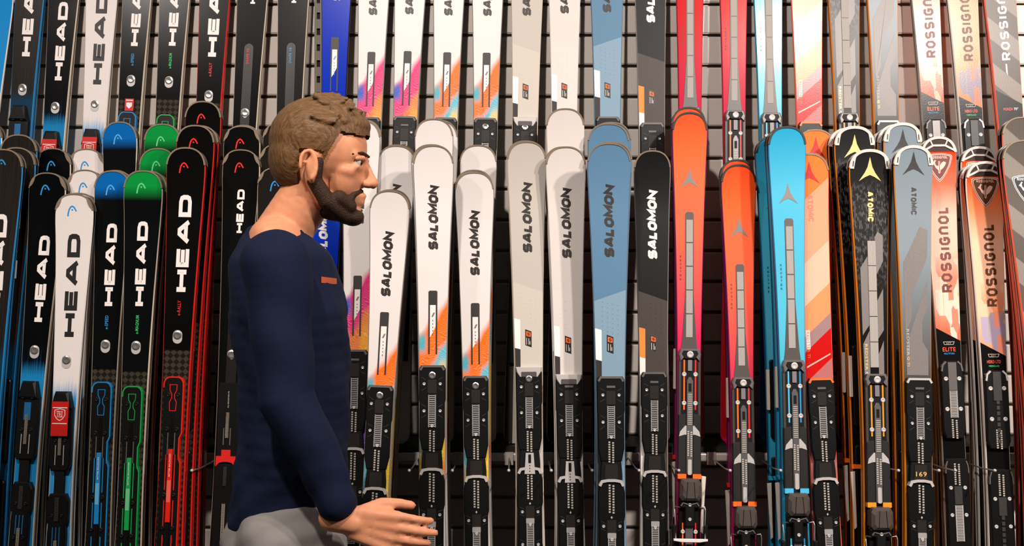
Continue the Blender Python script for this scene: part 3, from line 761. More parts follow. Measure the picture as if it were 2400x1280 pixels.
        self.solid('silver_wing', [[(sx * .0095, p + .222), (sx * .0125, p + .220), (sx * (hw - .004), p + .238), (sx * (hw - .001), p + .252), (sx * .016, p + .247), (sx * .0095, p + .247)] for sx in (-1, 1)], SILVERM, H + .0045, H, hs)
        self.solid('colour_band', [rrect(sx * .0095 if sx > 0 else -hw - .002, hw + .002 if sx > 0 else -.0095, p + .360, p + .374, .001) for sx in (-1, 1)], m, H + .005, 0, hs)
        toe = self.solid('toe_piece', [[(-.024, p + .372), (.024, p + .372), (.030, p + .385), (.031, p + .425), (.024, p + .434), (-.024, p + .434), (-.031, p + .425), (-.030, p + .385)]], TOEG, .046, 0, ch=.008)
        self.bars('toe_ridge', [[(-.009, p + .38), (-.0125, p + .43)], [(.009, p + .38), (.0125, p + .43)]], .0015, BLACK2, .047, .044, toe)
        self.solid('toe_hinge', [rrect(-.03, .03, p + .432, p + .456, .004), rrect(-.014, .014, p + .45, p + .51, .004)], BLACK2, .028, 0, toe, ch=.003)
        self.bars('hinge_wire', [[(-.026, p + .45), (-.02, p + .441), (-.007, p + .445), (.007, p + .445), (.02, p + .441), (.026, p + .45)]], .003, STEEL, .031, .027, toe)
        for u, s in ((0, p + .447), (0, p + .488)): self.screw(u, s, .028, .005, SILVERM, toe)
        sh = self.solid('heel_slider', [rrect(-.0105, .0105, p + .47, p + .64, .002)], mat('slider_steel', '#6f6d6f'), .018, 0)
        self.rack(sh, p + .56, p + .62, .006, .018, DARKGREY, 12)
        for sx, mm in ((-1, m), (1, m_low)):
            self.bars('colour_strip', [[(sx * .0185, p + .50), (sx * .0185, p + .62)]], .004, mm, .016, 0, sh)
            for s in (.525, .612): self.screw(sx * .0185, p + s, .016, .0062, SILVERM, sh)
        e = min(p + .72, self.L - .06)
        self.solid('heel_plate', [rrect(-hw + .002, hw - .002, p + .43, e, .003)], BLACK, .012, ch=.002)
        if brake:
            bp = p + .545; ux = hw + .013
            k = self.solid('brake_bar', [[(-ux - .004, bp - .004), (ux + .004, bp - .004), (ux + .004, bp + .002), (.025, bp + .006), (-.025, bp + .006), (-ux - .004, bp + .002)]], WHITE, .047, .040, ch=.0015)
            for sx in (-1, 1):
                pts = [self.P(sx * (hw - .006), p + .455, .024), self.P(sx * (ux - .002), p + .452, .026), self.P(sx * ux, p + .462, .028), self.P(sx * (ux - .002), p + .49, .032), self.P(sx * (ux - .003), bp, .042)]
                V, F = tube(pts, .0017); mesh('brake_wire', V, F, STEEL, k, True)
                self.solid('brake_pad', [rrect(sx * ux - .006, sx * ux + .006, bp - .042, bp - .004, .003)], BLACK2, .04, .026, k, ch=.002)
            for sx in (-1, 1):
                self.solid('brake_foot', [[(sx * (hw - .002), bp + .006), (sx * (ux + .001), bp + .006), (sx * (ux), bp + .05), (sx * (hw - .002), bp + .05)]], BLACK2, .03, .014, k, ch=.002)
        if white_arm:
            a = self.solid('brake_lever', [[(hw + .003, p + .365), (hw + .016, p + .367), (hw + .012, p + .43), (hw + .007, p + .53), (hw + .001, p + .525), (hw + .003, p + .43)]], mat('lever_ivory', '#d3c9bc', .4), .02, .008, ch=.0015)
    def damper(self, s0, s1, taper=True):
        """long dark inlay carrying five tread-textured plates"""
        L = s1 - s0; hw0 = .0125; hw1 = .0185
        v = [(-hw0, s0 + .006), (-hw0 + .004, s0), (hw0 - .004, s0), (hw0, s0 + .006), (hw0, s0 + .6 * L), (hw1 + .002, s1 - .03), (hw1 + .006, s1), (-hw1 - .006, s1), (-hw1 - .002, s1 - .03), (-hw0, s0 + .6 * L)]
        b = self.solid('damper_inlay', [v], mat('inlay_taupe', '#4d4744', .4), .0016)
        n = 5; a = s0 + .022; step = (s1 - .035 - a) / n
        for i in range(n):
            self.solid('damper_plate', [[(-.0098, a + i * step + .0015), (.0098, a + i * step + .0015), (.0098, a + (i + 1) * step - .0015), (-.0098, a + (i + 1) * step - .0015)]], TREAD, .0026, .001, b, ch=.0004)
    def prongs(self, s0, fill=None):
        """dark two-pronged inlay around a printed centre strip"""
        L = .178; hw = .0125; k = .0042
        c = self.solid('prong_inlay', [[(-hw, s0 + .003), (-hw + .003, s0), (hw - .003, s0), (hw, s0 + .003), (hw, s0 + L), (hw - k, s0 + L), (hw - k, s0 + .04), (-hw + k, s0 + .04), (-hw + k, s0 + L), (-hw, s0 + L)]], mat('inlay_brown_black', '#2a2522', .5), .0014)
        self.poly('centre_strip', [(-hw + k, s0 + .04), (hw - k, s0 + .04), (hw - k, s0 + .10), (0, s0 + .118), (-hw + k, s0 + .132)], WHITE, .0004)
        x = [([(a + b * .0026 - .001, s0 + .062 + b * -.012 + .012) for a, b in ((-.003, 0), (-.001, 0), (-.001 + .003, 1), (-.003 + .003, 1))], [(0, 1, 2, 3)]), ([(a + b * .0026 + .0015, s0 + .062 + b * -.012 + .012) for a, b in ((-.003, 0), (-.001, 0), (-.001 + .003, 1), (-.003 + .003, 1))], [(0, 1, 2, 3)])]
        for i in range(5): x.append(([(-.0012, s0 + .083 + i * .0095), (.0012, s0 + .083 + i * .0095), (.0012, s0 + .0865 + i * .0095), (-.0012, s0 + .0865 + i * .0095)], [(0, 1, 2, 3)]))
        self.flat('model_mark', x, GREYP if fill is None else BLUEP, .0007)
    def sticker(self, s, m_edge=None):
        q = [(-.0085, s), (.0085, s + .0065), (.0085, s + .051), (-.0085, s + .0445)]
        o = self.poly('model_sticker', [(a * 1.09, s + .025 + (b - s - .025) * 1.05) for a, b in q], m_edge or INKB, .0006)
        self.poly('sticker_field', q, INK, .0008, o)
        self.poly('sticker_square', [(-.0065, s + .004), (.0068, s + .009), (.0068, s + .0215), (-.0065, s + .0185)], ORANGE, .001, o)
        self.across('sticker_letter', 'S', .0004, s + .0132, .008, .0085, INK, 'italic', .24, .2, .0012, o)
        self.flat('sticker_lines', [([(a, s + c0), (a + .0013, s + c0), (a + .0013, s + .044), (a, s + .044)], [(0, 1, 2, 3)]) for a, c0 in ((-.006, .024), (.0005, .026), (.004, .034))], WHITE, .001, o)
    def dimples(self, s0, s1, m):
        polys = []
        r = 0; s = s0
        while s < s1:
            for k in range(4):
                u = -.021 + .0145 * k; ss = s + .0035 * k
                polys.append(([(u - .0008, ss), (u + .0008, ss), (u + .0008, ss + .0016), (u - .0008, ss + .0016)], [(0, 1, 2, 3)]))
            s += .0135
        o = self.flat('printed_dots', polys, m, .0005); o['kind'] = 'stuff'
    def panel_strip(self, s0, txt, m, pm):
        self.solid('raised_panel', [rrect(-.0155, .0155, s0, s0 + .33, .0154, 6)], pm, .002, ch=.001)
        self.text('model_lettering', txt, s0 + .07, s0 + .018, .0085, m, u=-.002, h=.0026)
# ------------------------------------------------------------------ ski families: prints and bindings
def head_decor(logo, letters, model=None, model_m=None, plate=None, hgt=.035, panel=None):
    def f(k, p, full):
        k.arch_logo(p.get('logo', .048), logo)
        k.text('brand_lettering', 'HEAD', p['text'][1], p['text'][0], hgt, letters, 'wide', .29, .15, 0, u=.003)
        if not full: return
        if panel: k.panel_strip(p['panel'], model, model_m, panel)
        elif model: k.text('model_lettering', model, p['model'][1], p['model'][0], .0095, model_m)
        k.badge(p['badge'])
        plate(k, p['plate'])
    return f
def salomon_decor(letters, kind, plate):
    def f(k, p, full):
        k.text('brand_lettering', 'SALOMON', p['text'][1], p['text'][0], .0275, letters, 'italic', .31, .06, .2)
        if not full: return
        if kind == 'prong': k.prongs(p['slot'], p.get('fill'))
        else:
            k.sticker(p['slot'], GREYP if kind == 'edge' else None)
            k.dimples(.45, .535, p['dots'])
        plate(k, p['plate'])
    return f
def atomic_damper(star, lower, strip, m2):
    def f(k, p, full):
        k.star(p['star'][0], p['star'][1], star)
        k.column('model_lettering', 'REDSTER', -.026, p['model'][0], p['model'][1], .0065, lower)
        if not full: return
        k.damper(*p['damper'])
        k.race_binding(p['plate'], strip, m2, p.get('brake', True), p.get('arm', True))
    return f
def dec_salmon(k, p, full):
    k.star(p['star'][0], p['star'][1], mat('star_red', '#c0140c', .4))
    k.text('brand_lettering', 'ATOMIC', p['text'][1], p['text'][0], .0165, mat('rose_print', '#e8705c', .4), 'slim', .26, .12, down=True)
    if not full: return
    k.poly('model_label', rrect(-.033, -.022, .52, .575, .001), WHITE, .0005)
    k.text('model_lettering', 'REDSTER TI', .60, .525, .0075, ORANGE, u=-.0275, down=True, h=.0008)
    k.poly('stripe_print', [(-.035, .625), (.035, .588), (.035, .592), (-.035, .630)], mat('pale_rose', '#f0b0a0', .4), .0005)
    k.demo_plate(p['plate'], 'carbon', False, False, ORANGE)
def dec_gold(k, p, full):
    k.star(p['star'][0], p['star'][1], GOLD)
    k.text('brand_lettering', 'ATOMIC', p['text'][1], p['text'][0], .017, GOLD, 'slim', .31, .12, down=True)
    if not full: return
    s0 = p['damper'][0]; a = s0
    for q in ([(.010, s0 - .01), (.018, s0 - .026), (.0335, s0 - .016), (.0325, s0 + .06), (.012, s0 + .10), (.012, s0 + .03)],
              [(-.034, s0 + .08), (-.012, s0 + .045), (-.012, s0 + .245), (-.032, s0 + .275)],
              [(.0125, s0 + .175), (.030, s0 + .14), (.029, s0 + .26), (.0125, s0 + .285)],
              [(-.031, s0 + .30), (-.0125, s0 + .262), (-.0125, s0 + .39), (-.029, s0 + .39)],
              [(.0125, s0 + .33), (.028, s0 + .29), (.0275, s0 + .39), (.0125, s0 + .39)]):
        k.poly('shard_print', q, SHARD, .0006)
    st = (p['damper'][1] - s0) / 5
    b = k.solid('damper_inlay', [rrect(-.0125, .0125, s0, p['damper'][1], .001)], mat('inlay_taupe', '#4d4744'), .0014)
    for i in range(5): k.solid('damper_plate', [[(-.0118, a + i * st + .001), (.0118, a + i * st + .001), (.0118, a + (i + 1) * st - .001), (-.0118, a + (i + 1) * st - .001)]], TREAD, .0026, .001, b, ch=.0004)
    k.text('model_lettering', 'REDSTER', s0 + .375, s0 + .30, .0075, GOLD, u=-.0225, down=True)
    k.text('model_number', 'Q9', s0 + .395, s0 + .38, .0075, WHITE, u=-.0225, down=True)
    k.race_binding(p['plate'], GOLDO, GOLDO, p.get('brake', True), False)
def dec_steel(k, p, full):
    k.star(p['star'][0], p['star'][1], INK)
    k.text('brand_lettering', 'ATOMIC', p['text'][1], p['text'][0], .0165, INK, 'slim', .28, .12, down=True)
    if not full: return
    s0 = p['text'][1] + .03
    for q in ([(-.034, s0 + .11), (.016, s0 + .005), (.038, s0 + .015), (.034, s0 + .095), (-.012, s0 + .2), (-.014, s0 + .27), (-.032, s0 + .31)],
              [(-.031, s0 + .35), (.033, s0 + .16), (.031, s0 + .43), (-.0295, s0 + .43)]):
        k.poly('shard_print', q, SHARD, .0006)
    k.text('model_lettering', 'REDSTER', s0 + .375, s0 + .30, .0075, PALE, u=-.0255, down=True, h=.0009)
    k.text('model_number', 'Q TI', s0 + .405, s0 + .378, .0075, GOLD, u=-.0255, down=True, h=.0009)
    k.demo_plate(p['plate'], 'carbon', False, False, SILVERM)
    k.across('length_number', '169', 0, p['plate'] + .268, .03, .0135, GOLD, h=.0165)
def ross_decor(field, edge, letters, title, sub, subm, steel):
    def f(k, p, full):
        k.crest(p['crest'][0], p['crest'][1], field, edge)
        k.text('brand_lettering', 'ROSSIGnOL', p['text'][1], p['text'][0], .032, letters, 'round', .24, .25, 0, u=.005)
        if not full: return
        s = p['title']
        k.bars('bracket_mark', [[(-.016, s - .022), (-.013, s - .014), (.013, s - .014), (.016, s - .022), (-.016, s - .022)]], .0015, PALE, .0009, 0)
        k.across('bracket_lettering', 'LCT', 0, s - .018, .014, .004, PALE, None)
        k.across('model_lettering', title, 0, s, .038 if len(title) < 6 else .04, .012 if len(title) < 6 else .0095, mat('coral_print', '#f0593c', .4), None)
        k.across('sub_lettering', sub, 0, s + .0125, .03, .005, subm, None)
        k.bar_plate(p['plate'], steel)
    return f
def dec_rossgrey(k, p, full):
    k.crest(p['crest'][0], p['crest'][1], INK, WHITE)
    k.text('brand_lettering', 'ROSSIGnOL', p['text'][1], p['text'][0], .029, WHITE, 'round', .22, .27, 0, u=.002)
    if not full: return
    k.poly('lettering_tail', [(-.003, p['text'][1] + .012), (.002, p['text'][1] + .012), (.002, p['text'][1] + .05), (-.003, p['text'][1] + .04)], WHITE, .0006)
    k.across('model_lettering', 'FORZA', -.006, p['title'], .03, .0085, mat('coral_print', '#f0593c'))
    k.across('model_number', '70°', .0195, p['title'], .014, .0085, WHITE)
    k.bar_plate(p['plate'], False)

def small_tag(k, p):
    if k.up:
        c = k.solid('hang_tag', [rrect(-.014, .014, p - .046, p - .006, .001)], mat('tag_red', '#c4160e', .4), .003, .002)
        k.poly('tag_emblem', [(-.009, p - .033), (.009, p - .033), (.009, p - .022), (0, p - .013), (-.009, p - .022)], WHITE, .0035, c)
        k.poly('tag_line', [(-.011, p - .042), (.011, p - .042), (.011, p - .039), (-.011, p - .039)], WHITE, .0035, c)
HP = dict(text=(.145, .41), badge=.52, plate=.605, logo=.05, model=(.43, .465))
ST = {}
def style(n, top, side, guard, W, waist, pos, dec, rnd=.062): ST[n] = dict(top=MATS[top], side=SIDE[side], guard=guard, W=W, waist=waist, pos=pos, dec=dec, rnd=rnd)
blk = lambda k, p: k.block_plate(p)
style('bluerail', 'top_head_bluerail', 'blue', 'thin', .112, .068, dict(HP, text=(.175, .46), badge=.57, plate=.625), head_decor(BLUEP, WHITE, plate=blk))
style('racer', 'top_head_racer', 'beige', 'horn', .109, .067, dict(HP, text=(.18, .44), badge=.53, plate=.61), head_decor(BLUEP, WHITE, plate=lambda k, p: k.block_plate(p, k.up), hgt=.031))
style('headwhite', 'top_head_white', 'white', 'horn', .110, .067, dict(HP, text=(.12, .425), badge=.495, plate=.575), head_decor(BLUEP, INK, plate=lambda k, p: k.block_plate(p, True), hgt=.0365))
style('headblue', 'top_head_blue', 'beige', 'thin', .107, .070, dict(HP, text=(.155, .40), badge=.515, plate=.62, model=(.425, .465)), head_decor(mat('light_blue_print', '#4fa8dd'), WHITE, 'e-SPEED', BLUEP, lambda k, p: small_tag(k, p) or k.slide_plate(p, mat('slide_blue', '#1680bf', .35), mat('slide_pale_blue', '#5ba9d6', .4)), .0305))
style('headgreen', 'top_head_green', 'beige', 'thin', .113, .072, dict(HP, text=(.15, .40), badge=.52, plate=.63, model=(.425, .475)), head_decor(mat('light_green_print', '#5fce86'), WHITE, 'e-MAGNUM', GREENP, lambda k, p: k.slide_plate(p, mat('slide_green', '#13a24c', .35), mat('slide_pale_green', '#6cc48c', .4)), .0305))
style('headrally', 'top_head_rally', 'red', 'thin', .112, .074, dict(HP, text=(.138, .425), badge=.555, plate=.67, model=(.445, .49)), head_decor(RED, WHITE, 'e-RALLY', RED, lambda k, p: k.slide_plate(p, mat('slide_red', '#e0200e', .35), mat('slide_pale_red', '#e8604c', .4)), .036))
PANEL = mat('panel_graphite', '#181615', .32)
style('shape_red', 'top_head_shape', 'beige', 'horn', .112, .074, dict(HP, text=(.115, .24), badge=.605, plate=.69, panel=.372), head_decor(RED, WHITE, 'SHAPE V5', RED, lambda k, p: k.smooth_plate(p), .0215, PANEL))
style('shape_blue', 'top_head_shape_grey', 'beige', 'horn', .113, .078, dict(HP, text=(.115, .24), badge=.605, plate=.69, panel=.372), head_decor(BLUEP, WHITE, 'SHAPE V8', BLUEP, lambda k, p: k.smooth_plate(p, False), .0215, PANEL))
style('headsky', 'top_head_sky', 'white', 'thin', .112, .07, dict(HP), head_decor(WHITE, WHITE, plate=blk, hgt=.036))
SP = dict(text=(.113, .305), slot=.425, plate=.642)
dpl = lambda *a: (lambda k, p: k.demo_plate(p, *a))
style('swirl_orange', 'top_swirl_orange', 'grey', 'thin', .116, .074, SP, salomon_decor(INKB, 'prong', dpl('carbon', False, True)))
style('swirl_magenta', 'top_swirl_magenta', 'grey', 'thin', .116, .074, SP, salomon_decor(INKB, 'prong', dpl('carbon', False, False)))
style('bright_blue', 'top_bright_blue', 'black', 'thin', .115, .073, dict(SP, fill=1), salomon_decor(WHITE, 'prong', dpl('carbon', False, False)))
style('grey', 'top_grey', 'beige', 'thin', .117, .080, dict(text=(.115, .328), slot=.55, plate=.668, dots=mat('dot_pale', '#c4beb6')), salomon_decor(INKB, 'plain', dpl('silver', True, True)))
style('lightgrey', 'top_lightgrey', 'white', 'thin', .118, .078, dict(text=(.115, .328), slot=.555, plate=.672, dots=mat('dot_pale', '#c4beb6')), salomon_decor(INKB, 'plain', dpl('silver', True, False)))
style('slate', 'top_slate', 'slate', 'thin', .124, .080, dict(text=(.118, .338), slot=.567, plate=.682, dots=mat('dot_slate', '#4d6e88')), salomon_decor(INKB, 'plain', dpl('carbon', False, False)))
style('black', 'top_black', 'grey', 'thin', .110, .082, dict(text=(.112, .32), slot=.54, plate=.65, dots=INK), salomon_decor(WHITE, 'edge', dpl('carbon', False, False)))
STARG = mat('star_grey', '#77706e', .4); STARD = mat('star_dark', '#4a4442', .4); COL_T = mat('wine_print', '#4c0d18', .45); COL_B = mat('navy_print', '#0c3f5c', .45)
style('red', 'top_red', 'magenta', 'dark', .106, .068, dict(star=(.165, .22), model=(.42, .50), damper=(.294, .7), plate=.70), atomic_damper(STARG, COL_T, ORANGE, RED))
style('race_red', 'top_race_red', 'crimson', 'dark', .106, .070, dict(star=(.165, .22), model=(.42, .50), damper=(.294, .7), plate=.70), atomic_damper(STARG, COL_T, ORANGE, RED))
style('cyan', 'top_cyan', 'cyan', 'dark', .111, .072, dict(star=(.166, .226), model=(.40, .485), damper=(.27, .69), plate=.69), atomic_damper(STARG, COL_B, mat('strip_cyan', '#49b4dc'), mat('strip_blue', '#1688c4')))
style('salmon', 'top_salmon', 'coral', 'thin', .117, .078, dict(star=(.022, .088), text=(.118, .2), plate=.66), dec_salmon)
style('gold', 'top_gold', 'orange', 'cap', .120, .074, dict(star=(.024, .094), text=(.122, .212), damper=(.268, .64), plate=.66), dec_gold)
style('steel', 'top_steel', 'orange', 'cap', .113, .078, dict(star=(.018, .09), text=(.12, .202), plate=.68), dec_steel)
RP = dict(text=(.205, .46), crest=(.05, .135), title=.628, plate=.665)
style('ross_red', 'top_ross_red', 'grey', 'bridge', .108, .069, RP, ross_decor(MAROON, mat('blush_print', '#f4c0ae'), MAROON, 'ELITE', 'MULTITURN', BLUEP, True))
style('ross_orange', 'top_ross_orange', 'white', 'bridge', .113, .070, dict(RP, text=(.182, .425), crest=(.045, .135), title=.59, plate=.618), ross_decor(BROWNP, mat('blush_print', '#f4c0ae'), BROWNP, 'HERO LTD', 'FIBERGLASS', GREENP, False))
style('ross_grey', 'top_ross_grey', 'coral', 'thin', .122, .080, dict(RP, text=(.2, .48), crest=(.075, .165), title=.64, plate=.69), dec_rossgrey)

def sdist(a, b): return (a - b).length
def build_ski(st, tip, low, zb, label, group, over=None, full=True, rise=.010, tail=None):
    S = ST[st]; k = Ski(tip, low, zb, S['W'], S['waist'], label, group, tail, S['rnd'], rise)
    k.up = group.startswith('upper')
    k.body(MATS.get(S['top'].name + '_hot', S['top']) if k.up else S['top'], S['side']); k.guard(S['guard'])
    p = dict(S['pos']); p.update(over or {})
    S['dec'](k, p, full)
    if not full:   # ski inside a stack: only its edge and the thickness of its binding show
        s0 = p['plate']; hw = min(.031, k.half(s0 + .1) - .002)
        k.solid('binding_plate', [rrect(-hw, hw, s0, s0 + .235, .006, 2), rrect(-hw, hw, s0 + .29, min(s0 + .75, k.L - .1), .006, 2)], BLACK, .016, ch=.002)
        if st in ('red', 'cyan', 'gold'):   # brakes stick out past the edge
            k.solid('brake_lever', [[(-hw - .003, s0 + .365), (-hw - .016, s0 + .367), (-hw - .013, s0 + .43), (-hw - .009, s0 + .53), (-hw - .002, s0 + .525), (-hw - .003, s0 + .43)]], mat('lever_ivory', '#d3c9bc'), .016, .008, ch=.0015)
            k.solid('brake_strip', [rrect(-hw - .011, -hw - .002, s0 + .03, s0 + .15, .002)], mat('lever_ivory', '#d3c9bc'), .014, .006)
            k.solid('colour_band', [rrect(-hw - .012, hw, s0 + .345, s0 + .357, .001)], {'red': RED, 'cyan': CYANP, 'gold': ORANGE}[st], .018, .004)
    return k
def mate(k, label, group):
    """second ski of a pair, base to base with the first"""
    r = thing('ski', label, 'ski', (0, 0, 0), group)
    r.matrix_world = k.M @ Matrix.Translation((0, .0025, 0)) @ Matrix.Rotation(math.pi, 4, 'Z')
    for ch in list(k.root.children):
        if ch.name.split('.')[0] in ('topsheet', 'sidewall', 'tip_guard'):
            c = ch.copy(); COL.objects.link(c); c.parent = r
            for g in ch.children:
                d = g.copy(); COL.objects.link(d); d.parent = c
    return r

# (style, axis x at y=0, axis x at y=250, [anchor key, y of that feature], pair?, label)
UP = [
 ('headsky', -6, -28, 'badge', 330, 0, 'sky blue ski with white lettering at the end of the upper row'),
 ('bluerail', 71, 55, 'badge', 213, 1, 'brushed black ski with blue edge in the upper row, beside the sky blue one'),
 ('racer', 150, 134, 'badge', 255, 1, 'black ski fading to blue in the upper row, between blue-edged black and white skis'),
 ('headwhite', 239, 226, 'badge', 250, 1, 'white ski with black lettering fading to blue in the upper row'),
 ('headblue', 322, 307, 'badge', 192, 1, 'black upper-row ski with small blue model name and red tag'),
 ('headgreen', 410, 396, 'badge', 195, 1, 'black upper-row ski with small green model name'),
 ('headrally', 504, 491, 'badge', 228, 1, 'black upper-row ski with red edge and red model name'),
 ('shape_red', 592, 578, 'badge', 270, 1, 'black upper-row ski with a raised panel and red model name'),
 ('shape_blue', 688, 680, 'badge', 268, 1, 'dark grey upper-row ski with a raised panel and blue model name'),
 ('bright_blue', 789, 783, 'slot', 90, 0, 'bright blue ski in the upper row beside the slotted upright'),
 ('swirl_magenta', 876, 868, 'plate', 279, 0, 'white upper-row ski with pink swirl, beside the bright blue ski'),
 ('swirl_magenta', 961, 952, 'plate', 277, 0, 'white upper-row ski with pink and gold swirl, second after the bright blue ski'),
 ('swirl_orange', 1052, 1046, 'plate', 280, 0, 'white upper-row ski with orange and yellow swirl, beside the pink-swirled ones'),
 ('swirl_orange', 1143, 1139, 'plate', 281, 0, 'white upper-row ski with orange swirl, beside the plain grey ski'),
 ('grey', 1235, 1231, 'plate', 283, 0, 'warm grey upper-row ski with black plate, beside the swirled white skis'),
 ('lightgrey', 1323, 1322, 'slot', 197, 0, 'pale grey upper-row ski between warm grey and slate blue skis'),
 ('slate', 1422, 1423, 'plate', 278, 0, 'slate blue ski with white side patch in the upper row'),
 ('black', 1524, 1526, 'plate', 292, 0, 'black upper-row ski with orange side patch and white lettering'),
 ('race_red', 1616, 1616, 'plate', 258, 0, 'red upper-row ski with silver damper plates, beside the black ski'),
 ('race_red', 1718, 1719, 'plate', 265, 0, 'red upper-row ski with silver damper plates, beside the cyan ski'),
 ('cyan', 1799, 1803, 'plate', 271, 0, 'cyan ski with silver damper plates in the upper row'),
 ('salmon', 1890, 1894, 'plate', 290, 0, 'salmon upper-row ski with wine red stripes'),
 ('gold', 1977, 1983, 'plate', 271, 1, 'black and grey upper-row ski with amber edge and silver damper plates'),
 ('steel', 2067, 2074, 'plate', 287, 1, 'steel grey upper-row ski with thin amber edge'),
 ('ross_red', 2168, 2183, 'plate', 284, 1, 'red and blush upper-row ski with black heel print'),
 ('ross_orange', 2255, 2271, 'plate', 283, 1, 'orange and grey patterned upper-row ski with green sub lettering'),
 ('ross_grey', 2342, 2362, 'title', 258, 1, 'black and grey upper-row ski with red edge and white lettering'),
]
UW, UM = .052, .0
UM = .082
for st, xa, xb, key, ya, pair, lab in UP:
    w175 = .034 + UM * .80
    a = unproj(xa, 0, w175, UM); b = unproj(xb, 250, w175, UM); d = (a - b).normalized()
    t = (ya) / 250.0
    q = unproj(xa + (xb - xa) * t, ya, w175, UM)
    s = ST[st]['pos'][key]; tip = q + d * s
    over = {}
    if st == 'race_red' or st == 'cyan': over = dict(brake=False, arm=False)
    if st == 'gold': over = dict(brake=False)
    k = build_ski(st, tip, q, LEDGE + .003, lab, 'upper row of skis', over, tail=ST[st]['waist'] + (ST[st]['W'] - ST[st]['waist']) * .62)
    if pair: mate(k, 'wall-facing partner of the ' + ' '.join(lab.replace(',', '').split()[:12]), 'upper row of skis')
    if st in ('race_red', 'cyan', 'ross_grey', 'swirl_orange', 'swirl_magenta', 'ross_orange', 'ross_red'):   # prints on the tail ends that show below
        Lk = k.L
        if st in ('race_red', 'cyan'):
            k.poly('tail_print', [(-k.half(Lk - .3) + .002, Lk - .42), (k.half(Lk - .3) - .002, Lk - .42), (k.half(Lk - .1) - .002, Lk - .02), (-k.half(Lk - .1) + .002, Lk - .02)], mat('tail_red', '#a3090c', .35) if st == 'race_red' else mat('tail_cyan', '#0f6fa4', .35), .0005)
            k.across('tail_lettering', 'ATOMIC', 0, Lk - .055, .06, .012, COL_T if st == 'race_red' else COL_B, 'slim', .24, .2, .0009)
        elif st == 'ross_grey':
            k.poly('tail_print', rrect(-k.half(Lk - .1) + .003, -.012, Lk - .28, Lk - .02, .001), WHITE, .0005)
            k.text('tail_lettering', 'FORZA', Lk - .11, Lk - .21, .014, INK, u=-.026, h=.0008)
            k.text('tail_number', '70°', Lk - .20, Lk - .255, .014, RED, u=-.026, h=.0008)
        elif st == 'ross_orange':
            k.across('tail_lettering', 'C 15', -.015, Lk - .16, .04, .02, mat('coral_print', '#f0593c'), h=.0008)
            k.across('tail_lettering', 'HERO', -.018, Lk - .13, .03, .008, GREENP, h=.0008)

